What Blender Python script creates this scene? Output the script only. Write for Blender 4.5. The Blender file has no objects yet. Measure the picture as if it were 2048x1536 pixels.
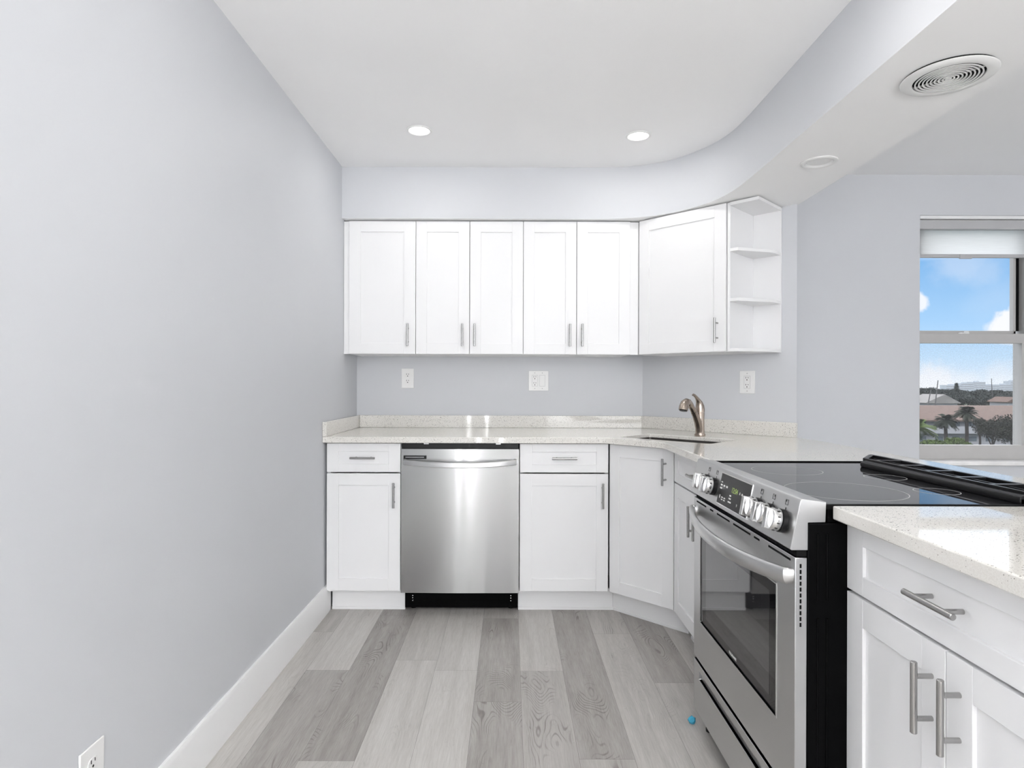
import bpy, bmesh, math, random
from mathutils import Vector, Matrix, noise as mnoise
from mathutils.geometry import tessellate_polygon
random.seed(11)
S = bpy.context.scene
C = S.collection
R = math.radians

# ------------------------------------------------------------------ camera
F_PX, VPX, VPY, CAM_Z = 1235.0, 1020.0, 768.0, 1.184
cam = bpy.data.cameras.new('camera')
cam.sensor_width = 36.0
cam.lens = F_PX / 2048 * 36.0
cam.shift_x = (1024 - VPX) / 2048
cam.clip_start = 0.02
cam.clip_end = 3000
cam_o = bpy.data.objects.new('camera', cam)
C.objects.link(cam_o)
cam_o.location = (0, 0, CAM_Z)
cam_o.rotation_euler = (R(90), R(-0.17), 0)
S.camera = cam_o
S.view_settings.view_transform = 'Standard'
S.view_settings.look = 'None'
S.view_settings.gamma = 1
S.view_settings.use_curve_mapping = False
S.view_settings.exposure = 0.33
S.cycles.max_bounces = 16
S.cycles.diffuse_bounces = 12
S.cycles.glossy_bounces = 6
S.cycles.transparent_max_bounces = 24

# ------------------------------------------------------------------ world (sky with clouds)
W = bpy.data.worlds.new('sky')
S.world = W
W.use_nodes = True
wn, wl = W.node_tree.nodes, W.node_tree.links
wn.clear()


def wnode(t, **kw):
    n = wn.new(t)
    for k, v in kw.items():
        setattr(n, k, v)
    return n


def wmath(op, a, b=None, c=None):
    n = wnode('ShaderNodeMath', operation=op)
    for i, v in enumerate((a, b, c)):
        if v is None:
            continue
        if isinstance(v, (int, float)):
            n.inputs[i].default_value = v
        else:
            wl.new(v, n.inputs[i])
    return n.outputs[0]


w_tc = wnode('ShaderNodeTexCoord')
w_sep = wnode('ShaderNodeSeparateXYZ')
wl.new(w_tc.outputs['Generated'], w_sep.inputs[0])
w_ramp = wnode('ShaderNodeValToRGB')
wl.new(w_sep.outputs['Z'], w_ramp.inputs[0])
cr = w_ramp.color_ramp
cr.elements[0].position = 0.0
cr.elements[0].color = (0.64, 0.73, 0.83, 1)
cr.elements[1].position = 0.035
cr.elements[1].color = (0.47, 0.64, 0.82, 1)
for p_, c_ in ((0.085, (0.33, 0.54, 0.79, 1)), (0.165, (0.20, 0.41, 0.70, 1)), (0.20, (1.4, 1.5, 1.6, 1)), (0.45, (3.2, 3.2, 3.3, 1)), (1.0, (2.0, 2.1, 2.3, 1))):
    e = cr.elements.new(p_)
    e.color = c_
w_noise = wnode('ShaderNodeTexNoise')
w_noise.inputs['Scale'].default_value = 22
w_noise.inputs['Detail'].default_value = 7
w_noise.inputs['Roughness'].default_value = 0.6
wl.new(w_tc.outputs['Generated'], w_noise.inputs['Vector'])
mask = None


def sky_dir(px, py):
    return Vector(((px - VPX) / F_PX, 1.0, (VPY - py) / F_PX)).normalized()


for px, py, rad, soft, amt in ((2022, 648, 0.024, 0.5, 1.0), (1995, 652, 0.013, 0.7, 0.9), (2044, 628, 0.02, 0.5, 0.9),
                               (1834, 602, 0.013, 0.5, 0.9), (1925, 525, 0.030, 1.4, 0.30), (1965, 540, 0.025, 1.4, 0.22), (1990, 590, 0.03, 1.5, 0.12),
                               (1866, 760, 0.020, 0.8, 0.8), (1845, 768, 0.02, 1.0, 0.7), (1930, 776, 0.026, 1.2, 0.5), (2010, 774, 0.03, 1.2, 0.5),
                               (1640, 560, 0.05, 0.8, 1.0), (2300, 560, 0.10, 0.8, 1.0)):
    d = sky_dir(px, py)
    vm = wnode('ShaderNodeVectorMath', operation='DISTANCE')
    wl.new(w_tc.outputs['Generated'], vm.inputs[0])
    vm.inputs[1].default_value = d
    q = wmath('DIVIDE', vm.outputs['Value'], rad)
    q = wmath('ADD', q, wmath('MULTIPLY', wmath('SUBTRACT', w_noise.outputs[0], 0.5), 2.6))
    mr = wnode('ShaderNodeMapRange', interpolation_type='SMOOTHSTEP')
    wl.new(q, mr.inputs['Value'])
    mr.inputs['From Min'].default_value = 1.0 + soft * 0.4
    mr.inputs['From Max'].default_value = 1.0 - soft * 0.6
    mr.inputs['To Min'].default_value = 0
    mr.inputs['To Max'].default_value = amt
    mask = mr.outputs['Result'] if mask is None else wmath('MAXIMUM', mask, mr.outputs['Result'])
w_mix = wnode('ShaderNodeMix', data_type='RGBA')
wl.new(mask, w_mix.inputs[0])
wl.new(w_ramp.outputs[0], w_mix.inputs[6])
w_mix.inputs[7].default_value = (0.78, 0.79, 0.82, 1)
w_bg = wnode('ShaderNodeBackground')
wl.new(w_mix.outputs[2], w_bg.inputs[0])
w_bg.inputs[1].default_value = 1.0
w_out = wnode('ShaderNodeOutputWorld')
wl.new(w_bg.outputs[0], w_out.inputs[0])

# ------------------------------------------------------------------ sun and added fill lights out of view
sun = bpy.data.lights.new('sun', 'SUN')
sun.energy = 0.5
sun.angle = R(2)
sun_o = bpy.data.objects.new('sun', sun)
C.objects.link(sun_o)
sun_o.rotation_euler = (R(48), 0, R(-25))


def area(name, loc, rot, sx, sy, watt, col=(1, 1, 1), shape='RECTANGLE', parent=None, spread=None):
    l = bpy.data.lights.new(name, 'AREA')
    l.shape = shape
    l.size = sx
    if shape in ('RECTANGLE', 'ELLIPSE'):
        l.size_y = sy
    l.energy = watt
    l.color = col
    if spread:
        l.spread = spread
    o = bpy.data.objects.new(name, l)
    C.objects.link(o)
    o.location = loc
    o.rotation_euler = rot
    if parent:
        o.parent = parent
    return o


# added fill panel behind the camera, brightening the cabinet fronts
FILL_REAR = area('rear_fill', (2.15, -4.3, 1.25), (R(90), 0, R(12)), 2.9, 2.0, 74, (0.95, 0.97, 1.0))
# added strip lights far behind the camera, making the dishwasher's vertical streaks
for sx_ in (-0.80, -0.45):
    area('streak_strip_light', (sx_, -4.45, 1.15), (R(90), 0, 0), 0.05, 2.0, 8, (0.97, 0.98, 1.0))
FILL_SIDE = area('side_fill', (4.7, 0.8, 0.9), (R(128), 0, R(90)), 2.2, 1.2, 10, (0.95, 0.97, 1.0))  # added upward fill that lifts the right-hand room's ceiling
# added upward light behind the camera, bounced off the ceiling as soft fill
FILL_BOUNCE = area('bounce_fill', (0.55, -2.4, 1.25), (R(180), R(-10), 0), 0.6, 0.6, 200, (1, 0.995, 0.985))
LAMP_W = 1.6

# ------------------------------------------------------------------ materials
MAT = {}


def mat(name, col, rough=0.5, metal=0.0, spec=0.5, **kw):
    m = bpy.data.materials.new(name)
    m.use_nodes = True
    b = m.node_tree.nodes['Principled BSDF']
    b.inputs['Base Color'].default_value = (*col, 1)
    b.inputs['Roughness'].default_value = rough
    b.inputs['Metallic'].default_value = metal
    b.inputs['Specular IOR Level'].default_value = spec
    for k, v in kw.items():
        b.inputs[k.replace('_', ' ')].default_value = v
    MAT[name] = m
    return m


def nd(m, t, **kw):
    n = m.node_tree.nodes.new(t)
    for k, v in kw.items():
        if k in n.inputs.keys():
            n.inputs[k].default_value = v
        else:
            setattr(n, k, v)
    return n


def lk(m, a, b):
    m.node_tree.links.new(a, b)


def bsdf(m):
    return m.node_tree.nodes['Principled BSDF']


def noisy(m, col, amp=0.03, scale=12.0, stretch=(1, 1, 1), bump=0.0, bscale=300.0, bdist=0.001):
    """gentle procedural variation of tone plus an optional fine bump"""
    tc = nd(m, 'ShaderNodeTexCoord')
    mp = nd(m, 'ShaderNodeMapping')
    mp.inputs['Scale'].default_value = stretch
    lk(m, tc.outputs['Object'], mp.inputs[0])
    nz = nd(m, 'ShaderNodeTexNoise', Scale=scale, Detail=4.0)
    lk(m, mp.outputs[0], nz.inputs['Vector'])
    rp = nd(m, 'ShaderNodeValToRGB')
    rp.color_ramp.elements[0].position = 0.3
    rp.color_ramp.elements[1].position = 0.7
    rp.color_ramp.elements[0].color = (*[max(0, c * (1 - amp)) for c in col], 1)
    rp.color_ramp.elements[1].color = (*[min(1, c * (1 + amp)) for c in col], 1)
    lk(m, nz.outputs[0], rp.inputs[0])
    lk(m, rp.outputs[0], bsdf(m).inputs['Base Color'])
    if bump:
        n2 = nd(m, 'ShaderNodeTexNoise', Scale=bscale, Detail=2.0)
        lk(m, mp.outputs[0], n2.inputs['Vector'])
        bp = nd(m, 'ShaderNodeBump', Strength=bump, Distance=bdist)
        lk(m, n2.outputs[0], bp.inputs['Height'])
        lk(m, bp.outputs[0], bsdf(m).inputs['Normal'])
    return m


WALLC = (0.600, 0.611, 0.634)
noisy(mat('wall_paint', WALLC, 0.5, spec=0.22), WALLC, 0.012, 1.5, bump=0.12, bscale=140)
CEILC = (0.91, 0.91, 0.91)
noisy(mat('ceiling_paint', CEILC, 0.8, spec=0.2), CEILC, 0.01, 2.0)
CABC = (0.80, 0.80, 0.805)
noisy(mat('cabinet_white', CABC, 0.38, spec=0.4), CABC, 0.008, 3.0)
noisy(mat('trim_white', (0.82, 0.82, 0.82), 0.35), (0.82, 0.82, 0.82), 0.01, 3.0)
noisy(mat('plastic_white', (0.80, 0.80, 0.79), 0.35), (0.80, 0.80, 0.79), 0.01, 20.0)
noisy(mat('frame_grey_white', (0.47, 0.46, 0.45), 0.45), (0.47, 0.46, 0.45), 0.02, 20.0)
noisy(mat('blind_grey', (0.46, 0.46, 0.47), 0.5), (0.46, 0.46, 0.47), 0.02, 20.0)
mat('dark_slot', (0.01, 0.01, 0.01), 0.6)
mat('black_gap', (0.006, 0.006, 0.006), 0.8, spec=0.1)


def enamel_material():
    m = bpy.data.materials.new('black_enamel')
    m.use_nodes = True
    m.node_tree.nodes.clear()
    d = nd(m, 'ShaderNodeBsdfDiffuse')
    g_ = nd(m, 'ShaderNodeBsdfGlossy', Roughness=0.35)
    tc = nd(m, 'ShaderNodeTexCoord')
    nz = nd(m, 'ShaderNodeTexNoise', Scale=60.0, Detail=2.0)
    lk(m, tc.outputs['Object'], nz.inputs['Vector'])
    rp = nd(m, 'ShaderNodeValToRGB')
    rp.color_ramp.elements[0].color = (0.0020, 0.0020, 0.0022, 1)
    rp.color_ramp.elements[1].color = (0.0036, 0.0036, 0.0038, 1)
    lk(m, nz.outputs[0], rp.inputs[0])
    lk(m, rp.outputs[0], d.inputs[0])
    mx = nd(m, 'ShaderNodeMixShader')
    mx.inputs[0].default_value = 0.003
    lk(m, d.outputs[0], mx.inputs[1])
    lk(m, g_.outputs[0], mx.inputs[2])
    o = nd(m, 'ShaderNodeOutputMaterial')
    lk(m, mx.outputs[0], o.inputs[0])
    MAT['black_enamel'] = m


enamel_material()
mat('black_glass', (0.012, 0.012, 0.014), 0.03, spec=0.3)
mat('oven_glass', (0.030, 0.030, 0.032), 0.03, spec=0.7, IOR=1.7)
mat('oven_glass_border', (0.008, 0.008, 0.009), 0.03, spec=0.5, IOR=1.5)
mat('black_plastic', (0.008, 0.008, 0.009), 0.3, spec=0.25)
mat('print_white', (0.80, 0.80, 0.78), 0.5)
mat('print_black', (0.02, 0.02, 0.02), 0.5)
mat('ring_grey', (0.42, 0.42, 0.42), 0.4)
noisy(mat('marble', (0.78, 0.77, 0.76), 0.2), (0.78, 0.77, 0.76), 0.12, 9.0, stretch=(1, 3, 3))


def brushed(name, col, rough, aniso=0.7, axis=(0, 0, 1), streak=(2, 60, 260)):
    m = mat(name, col, rough, 1.0)
    b = bsdf(m)
    b.inputs['Anisotropic'].default_value = aniso
    vt = nd(m, 'ShaderNodeVectorTransform', vector_type='VECTOR', convert_from='OBJECT', convert_to='WORLD')
    vt.inputs[0].default_value = axis
    lk(m, vt.outputs[0], b.inputs['Tangent'])
    tc = nd(m, 'ShaderNodeTexCoord')
    mp = nd(m, 'ShaderNodeMapping')
    mp.inputs['Scale'].default_value = streak
    lk(m, tc.outputs['Object'], mp.inputs[0])
    nz = nd(m, 'ShaderNodeTexNoise', Scale=1.0, Detail=3.0)
    lk(m, mp.outputs[0], nz.inputs['Vector'])
    rp = nd(m, 'ShaderNodeMapRange')
    rp.inputs['To Min'].default_value = rough * 0.99
    rp.inputs['To Max'].default_value = rough * 1.01
    lk(m, nz.outputs[0], rp.inputs[0])
    lk(m, rp.outputs[0], b.inputs['Roughness'])
    return m


brushed('stainless', (0.42, 0.42, 0.42), 0.165, 1.0)
brushed('stainless_range', (0.60, 0.60, 0.60), 0.33, 0.5)
brushed('stainless_light', (0.62, 0.62, 0.62), 0.30, 0.4)
brushed('nickel', (0.40, 0.395, 0.39), 0.22, 0.3)
brushed('chrome_satin', (0.78, 0.78, 0.78), 0.16, 0.2)
brushed('bronze_nickel', (0.42, 0.355, 0.305), 0.22, 0.3)
brushed('sink_steel', (0.16, 0.15, 0.14), 0.35, 0.3)


def emis(name, col, strength):
    m = bpy.data.materials.new(name)
    m.use_nodes = True
    m.node_tree.nodes.clear()
    e = nd(m, 'ShaderNodeEmission')
    e.inputs[0].default_value = (*col, 1)
    e.inputs[1].default_value = strength
    o = nd(m, 'ShaderNodeOutputMaterial')
    lk(m, e.outputs[0], o.inputs[0])
    MAT[name] = m


emis('lens_lit', (1, 0.99, 0.97), 3.0)
emis('clock_green', (0.55, 0.75, 0.25), 0.5)


def quartz():
    m = mat('quartz', (0.8, 0.78, 0.75), 0.04, spec=0.5)
    tc = nd(m, 'ShaderNodeTexCoord')
    cur = None
    base = nd(m, 'ShaderNodeTexNoise', Scale=420.0, Detail=3.0)
    lk(m, tc.outputs['Object'], base.inputs['Vector'])
    rp = nd(m, 'ShaderNodeValToRGB')
    rp.color_ramp.elements[0].position = 0.35
    rp.color_ramp.elements[0].color = (0.685, 0.662, 0.618, 1)
    rp.color_ramp.elements[1].position = 0.6
    rp.color_ramp.elements[1].color = (0.755, 0.737, 0.698, 1)
    lk(m, base.outputs[0], rp.inputs[0])
    cur = rp.outputs[0]
    for sc, keep, r0, col in ((190, 0.62, 0.26, (0.20, 0.185, 0.165, 1)), (330, 0.60, 0.28, (0.36, 0.34, 0.31, 1)), (120, 0.85, 0.20, (0.10, 0.09, 0.08, 1))):
        v = nd(m, 'ShaderNodeTexVoronoi', Scale=float(sc))
        lk(m, tc.outputs['Object'], v.inputs['Vector'])
        sp = nd(m, 'ShaderNodeSeparateColor')
        lk(m, v.outputs['Color'], sp.inputs[0])
        a = nd(m, 'ShaderNodeMath', operation='GREATER_THAN')
        lk(m, sp.outputs[0], a.inputs[0])
        a.inputs[1].default_value = keep
        b = nd(m, 'ShaderNodeMath', operation='LESS_THAN')
        lk(m, v.outputs['Distance'], b.inputs[0])
        b.inputs[1].default_value = r0
        c = nd(m, 'ShaderNodeMath', operation='MULTIPLY')
        lk(m, a.outputs[0], c.inputs[0])
        lk(m, b.outputs[0], c.inputs[1])
        mx = nd(m, 'ShaderNodeMix', data_type='RGBA')
        lk(m, c.outputs[0], mx.inputs[0])
        lk(m, cur, mx.inputs[6])
        mx.inputs[7].default_value = col
        cur = mx.outputs[2]
    lk(m, cur, bsdf(m).inputs['Base Color'])


quartz()


def plank_material():
    m = mat('vinyl_planks', (0.5, 0.48, 0.46), 0.42, spec=0.35)
    a = nd(m, 'ShaderNodeAttribute', attribute_name='tone')     # per-plank: R = brightness, G = random offset, B = figure amount
    sp = nd(m, 'ShaderNodeSeparateColor')
    lk(m, a.outputs['Color'], sp.inputs[0])
    tc = nd(m, 'ShaderNodeTexCoord')
    off = nd(m, 'ShaderNodeVectorMath', operation='MULTIPLY_ADD')
    cmb = nd(m, 'ShaderNodeCombineXYZ')
    for i in range(3):
        lk(m, sp.outputs[1], cmb.inputs[i])
    lk(m, cmb.outputs[0], off.inputs[0])
    off.inputs[1].default_value = (37.0, 53.0, 11.0)
    lk(m, tc.outputs['Object'], off.inputs[2])

    def mapped(scale):
        mp = nd(m, 'ShaderNodeMapping')
        mp.inputs['Scale'].default_value = scale
        lk(m, off.outputs[0], mp.inputs[0])
        return mp.outputs[0]

    def mth(op, x, y=None, z=None):
        n = nd(m, 'ShaderNodeMath', operation=op)
        for i, v in enumerate((x, y, z)):
            if v is None:
                continue
            if isinstance(v, (int, float)):
                n.inputs[i].default_value = v
            else:
                lk(m, v, n.inputs[i])
        return n.outputs[0]

    # long soft streaks
    n1 = nd(m, 'ShaderNodeTexNoise', Scale=1.0, Detail=5.0, Roughness=0.6)
    lk(m, mapped((26, 1.6, 1)), n1.inputs['Vector'])
    # fine grain lines
    n2 = nd(m, 'ShaderNodeTexNoise', Scale=1.0, Detail=4.0, Roughness=0.65)
    lk(m, mapped((260, 14, 1)), n2.inputs['Vector'])
    # cathedral figure : contour lines of a stretched noise
    n3 = nd(m, 'ShaderNodeTexNoise', Scale=1.0, Detail=1.5, Roughness=0.45)
    lk(m, mapped((6.5, 2.1, 1)), n3.inputs['Vector'])
    fr = mth('FRACT', mth('MULTIPLY', n3.outputs[0], 42.0))
    tri = mth('ABSOLUTE', mth('SUBTRACT', fr, 0.5))               # 0..0.5
    line = nd(m, 'ShaderNodeMapRange', interpolation_type='SMOOTHSTEP')
    lk(m, tri, line.inputs[0])
    line.inputs['From Min'].default_value = 0.20
    line.inputs['From Max'].default_value = 0.03
    n4 = nd(m, 'ShaderNodeTexNoise', Scale=1.0, Detail=3.0)
    lk(m, mapped((9, 3.4, 1)), n4.inputs['Vector'])
    patch = nd(m, 'ShaderNodeMapRange', interpolation_type='SMOOTHSTEP')
    lk(m, n4.outputs[0], patch.inputs[0])
    patch.inputs['From Min'].default_value = 0.50
    patch.inputs['From Max'].default_value = 0.66
    fig = mth('MULTIPLY', mth('MULTIPLY', line.outputs[0], patch.outputs[0]), sp.outputs[2])
    # cracks
    n5 = nd(m, 'ShaderNodeTexNoise', Scale=1.0, Detail=6.0, Roughness=0.75, Distortion=0.8)
    lk(m, mapped((62, 24, 1)), n5.inputs['Vector'])
    crk = nd(m, 'ShaderNodeMapRange', interpolation_type='SMOOTHSTEP')
    lk(m, n5.outputs[0], crk.inputs[0])
    crk.inputs['From Min'].default_value = 0.60
    crk.inputs['From Max'].default_value = 0.70
    v = mth('ADD', sp.outputs[0], mth('MULTIPLY', mth('SUBTRACT', n1.outputs[0], 0.5), 0.34))
    v = mth('ADD', v, mth('MULTIPLY', mth('SUBTRACT', n2.outputs[0], 0.5), 0.30))
    v = mth('SUBTRACT', v, mth('MULTIPLY', fig, 0.22))
    v = mth('SUBTRACT', v, mth('MULTIPLY', mth('MULTIPLY', crk.outputs[0], mth('ADD', patch.outputs[0], 0.25)), 0.17))
    rp = nd(m, 'ShaderNodeValToRGB')
    e = rp.color_ramp.elements
    e[0].position, e[0].color = 0.0, (0.07, 0.06, 0.055, 1)
    e[1].position, e[1].color = 1.0, (0.75, 0.735, 0.71, 1)
    x = e.new(0.35)
    x.color = (0.255, 0.237, 0.222, 1)
    x = e.new(0.6)
    x.color = (0.43, 0.413, 0.392, 1)
    lk(m, v, rp.inputs[0])
    lk(m, rp.outputs[0], bsdf(m).inputs['Base Color'])
    bp = nd(m, 'ShaderNodeBump', Strength=0.25, Distance=0.0015)
    lk(m, v, bp.inputs['Height'])
    lk(m, bp.outputs[0], bsdf(m).inputs['Normal'])


plank_material()


def glass_material(name, tint=1.0, refl=0.12):
    m = bpy.data.materials.new(name)
    m.use_nodes = True
    m.node_tree.nodes.clear()
    t = nd(m, 'ShaderNodeBsdfTransparent')
    t.inputs[0].default_value = (tint, tint, tint, 1)
    g = nd(m, 'ShaderNodeBsdfGlossy', Roughness=0.0)
    fr = nd(m, 'ShaderNodeFresnel', IOR=1.45)
    mu = nd(m, 'ShaderNodeMath', operation='MULTIPLY')
    lk(m, fr.outputs[0], mu.inputs[0])
    mu.inputs[1].default_value = refl
    mx = nd(m, 'ShaderNodeMixShader')
    lk(m, mu.outputs[0], mx.inputs[0])
    lk(m, t.outputs[0], mx.inputs[1])
    lk(m, g.outputs[0], mx.inputs[2])
    o = nd(m, 'ShaderNodeOutputMaterial')
    lk(m, mx.outputs[0], o.inputs[0])
    MAT[name] = m


glass_material('window_glass')


def screen_material():
    m = bpy.data.materials.new('insect_screen')
    m.use_nodes = True
    m.node_tree.nodes.clear()
    t = nd(m, 'ShaderNodeBsdfTransparent')
    d = nd(m, 'ShaderNodeBsdfDiffuse')
    d.inputs[0].default_value = (0.42, 0.44, 0.47, 1)
    tc = nd(m, 'ShaderNodeTexCoord')
    nz = nd(m, 'ShaderNodeTexNoise', Scale=160.0, Detail=2.0)
    lk(m, tc.outputs['Object'], nz.inputs['Vector'])
    mr = nd(m, 'ShaderNodeMapRange')
    lk(m, nz.outputs[0], mr.inputs[0])
    mr.inputs['From Min'].default_value = 0.35
    mr.inputs['From Max'].default_value = 0.7
    mr.inputs['To Min'].default_value = 0.0
    mr.inputs['To Max'].default_value = 0.11
    mx = nd(m, 'ShaderNodeMixShader')
    lk(m, mr.outputs[0], mx.inputs[0])
    lk(m, t.outputs[0], mx.inputs[1])
    lk(m, d.outputs[0], mx.inputs[2])
    o = nd(m, 'ShaderNodeOutputMaterial')
    lk(m, mx.outputs[0], o.inputs[0])
    MAT['insect_screen'] = m


screen_material()


def blind_material():
    m = bpy.data.materials.new('blind_fabric')
    m.use_nodes = True
    m.node_tree.nodes.clear()
    tc = nd(m, 'ShaderNodeTexCoord')
    mp = nd(m, 'ShaderNodeMapping')
    mp.inputs['Scale'].default_value = (9, 9, 260)
    lk(m, tc.outputs['Object'], mp.inputs[0])
    nz = nd(m, 'ShaderNodeTexNoise', Scale=1.0, Detail=3.0)
    lk(m, mp.outputs[0], nz.inputs['Vector'])
    rp = nd(m, 'ShaderNodeValToRGB')
    rp.color_ramp.elements[0].color = (0.86, 0.86, 0.86, 1)
    rp.color_ramp.elements[1].color = (0.97, 0.97, 0.97, 1)
    lk(m, nz.outputs[0], rp.inputs[0])
    d = nd(m, 'ShaderNodeBsdfDiffuse')
    t = nd(m, 'ShaderNodeBsdfTranslucent')
    lk(m, rp.outputs[0], d.inputs[0])
    lk(m, rp.outputs[0], t.inputs[0])
    mx = nd(m, 'ShaderNodeMixShader')
    mx.inputs[0].default_value = 0.93
    lk(m, d.outputs[0], mx.inputs[1])
    lk(m, t.outputs[0], mx.inputs[2])
    o = nd(m, 'ShaderNodeOutputMaterial')
    lk(m, mx.outputs[0], o.inputs[0])
    MAT['blind_fabric'] = m


blind_material()
for nm, c, am, sc in (('leaf_dark', (0.0150, 0.0170, 0.0120), 0.6, 0.6), ('leaf_grey', (0.0375, 0.0440, 0.0425), 0.5, 0.4), ('leaf_bright', (0.0510, 0.0780, 0.0180), 0.5, 0.9),
                      ('leaf_palm', (0.0175, 0.0225, 0.0160), 0.5, 0.8), ('bark', (0.0350, 0.0300, 0.0275), 0.3, 2.0), ('roof_tile', (0.1008, 0.0700, 0.0590), 0.45, 3.0),
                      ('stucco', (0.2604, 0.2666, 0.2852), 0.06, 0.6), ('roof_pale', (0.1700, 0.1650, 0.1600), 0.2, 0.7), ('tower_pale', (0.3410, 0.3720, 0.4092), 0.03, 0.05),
                      ('ext_glass', (0.10, 0.12, 0.14), 0.3, 0.8), ('mast_alloy', (0.0900, 0.0900, 0.0920), 0.1, 1.0), ('lawn', (0.05, 0.065, 0.04), 0.4, 0.15),
                      ('blue_film', (0.06, 0.34, 0.50), 0.3, 90.0)):
    noisy(mat(nm, c, 0.8, spec=0.2), c, am, sc)


# ------------------------------------------------------------------ mesh helpers
class MB:
    def __init__(self):
        self.bm = bmesh.new()

    def box(self, x0, x1, y0, y1, z0, z1, mi=0):
        v = [self.bm.verts.new(p) for p in ((x0, y0, z0), (x1, y0, z0), (x1, y1, z0), (x0, y1, z0), (x0, y0, z1), (x1, y0, z1), (x1, y1, z1), (x0, y1, z1))]
        for f in ((0, 3, 2, 1), (4, 5, 6, 7), (0, 1, 5, 4), (1, 2, 6, 5), (2, 3, 7, 6), (3, 0, 4, 7)):
            self.bm.faces.new([v[i] for i in f]).material_index = mi
        return self

    def obox(self, c, half, M, mi=0):
        """oriented box: centre, half sizes, 3x3 matrix"""
        v = []
        for sx, sy, sz in ((-1, -1, -1), (1, -1, -1), (1, 1, -1), (-1, 1, -1), (-1, -1, 1), (1, -1, 1), (1, 1, 1), (-1, 1, 1)):
            v.append(self.bm.verts.new(Vector(c) + M @ Vector((sx * half[0], sy * half[1], sz * half[2]))))
        for f in ((0, 3, 2, 1), (4, 5, 6, 7), (0, 1, 5, 4), (1, 2, 6, 5), (2, 3, 7, 6), (3, 0, 4, 7)):
            self.bm.faces.new([v[i] for i in f]).material_index = mi
        return self

    def prism(self, poly, a0, a1, holes=(), axis='z', mi=0):
        """extrude a 2D outline (with holes) along an axis; axis x: outline is (y,z); y: (x,z); z: (x,y)"""
        def P(p, a):
            return {'z': (p[0], p[1], a), 'y': (p[0], a, p[1]), 'x': (a, p[0], p[1])}[axis]
        loops = [list(poly)] + [list(h) for h in holes]
        flat = [p for l in loops for p in l]
        lo = [self.bm.verts.new(P(p, a0)) for p in flat]
        hi = [self.bm.verts.new(P(p, a1)) for p in flat]
        tris = tessellate_polygon([[Vector((p[0], p[1], 0)) for p in l] for l in loops])
        for t in tris:
            for vs in ([lo[i] for i in t], [hi[i] for i in reversed(t)]):
                try:
                    self.bm.faces.new(vs).material_index = mi
                except ValueError:
                    pass
        k = 0
        for l in loops:
            n = len(l)
            for i in range(n):
                j = (i + 1) % n
                self.bm.faces.new((lo[k + i], lo[k + j], hi[k + j], hi[k + i])).material_index = mi
            k += n
        return self

    def tube(self, pts, rad, n=12, mi=0, flat=None, up=(0, 0, 1)):
        """tube with per-point radius; flat=(a,b) squashes the section into an ellipse"""
        pts = [Vector(p) for p in pts]
        if isinstance(rad, (int, float)):
            rad = [rad] * len(pts)
        rings = []
        prev = None
        for i, p in enumerate(pts):
            t = (pts[min(i + 1, len(pts) - 1)] - pts[max(i - 1, 0)]).normalized()
            if prev is None:
                u = Vector(up)
                if abs(u.dot(t)) > 0.95:
                    u = Vector((1, 0, 0))
                s = t.cross(u).normalized()
            else:
                s = (prev - t * prev.dot(t)).normalized()
            prev = s
            w = s.cross(t)
            fa, fb = flat or (1, 1)
            rings.append([self.bm.verts.new(p + (s * math.cos(k * 2 * math.pi / n) * fa + w * math.sin(k * 2 * math.pi / n) * fb) * rad[i]) for k in range(n)])
        for a, b in zip(rings, rings[1:]):
            for k in range(n):
                f = self.bm.faces.new((a[k], a[(k + 1) % n], b[(k + 1) % n], b[k]))
                f.material_index = mi
                f.smooth = True
        self.bm.faces.new(list(reversed(rings[0]))).material_index = mi
        self.bm.faces.new(rings[-1]).material_index = mi
        return self

    def cyl(self, a, b, r, n=16, mi=0):
        return self.tube([a, b], r, n, mi)

    def lathe(self, prof, n=32, M=None, mi=0, smooth=True, closed=False):
        """revolve (r,z) profile about z, transformed by 4x4 M"""
        M = M or Matrix.Identity(4)
        rings = []
        for r, z in prof:
            if r < 1e-6:
                rings.append([self.bm.verts.new(M @ Vector((0, 0, z)))])
            else:
                rings.append([self.bm.verts.new(M @ Vector((r * math.cos(k * 2 * math.pi / n), r * math.sin(k * 2 * math.pi / n), z))) for k in range(n)])
        prs = list(zip(rings, rings[1:]))
        if closed:
            prs.append((rings[-1], rings[0]))
        for a, b in prs:
            for k in range(n):
                q = [a[k % len(a)], a[(k + 1) % len(a)], b[(k + 1) % len(b)], b[k % len(b)]]
                u = []
                for v in q:
                    if v not in u:
                        u.append(v)
                if len(u) > 2:
                    f = self.bm.faces.new(u)
                    f.smooth = smooth
                    f.material_index = mi
        return self

    def build(self, name, mats, parent=None, bevel=0.0, seg=2, sharp=True):
        bmesh.ops.recalc_face_normals(self.bm, faces=self.bm.faces[:])
        me = bpy.data.meshes.new(name)
        self.bm.to_mesh(me)
        self.bm.free()
        me.set_sharp_from_angle(angle=R(38))
        if isinstance(mats, str):
            mats = [mats]
        for m in mats:
            me.materials.append(MAT[m])
        o = bpy.data.objects.new(name, me)
        C.objects.link(o)
        if parent:
            o.parent = parent
        if bevel:
            b = o.modifiers.new('bevel', 'BEVEL')
            b.width = bevel
            b.segments = seg
            b.limit_method = 'ANGLE'
            b.angle_limit = R(40)
        return o


def tag(o, label=None, cat=None, group=None, kind=None):
    for k, v in (('label', label), ('category', cat), ('group', group), ('kind', kind)):
        if v:
            o[k] = v
    return o


def thing(name, label, cat, loc=(0, 0, 0), rz=0.0, group=None):
    o = bpy.data.objects.new(name, None)
    o.empty_display_size = 0.05
    C.objects.link(o)
    o.location = loc
    o.rotation_euler = (0, 0, rz)
    return tag(o, label, cat, group)


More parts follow.
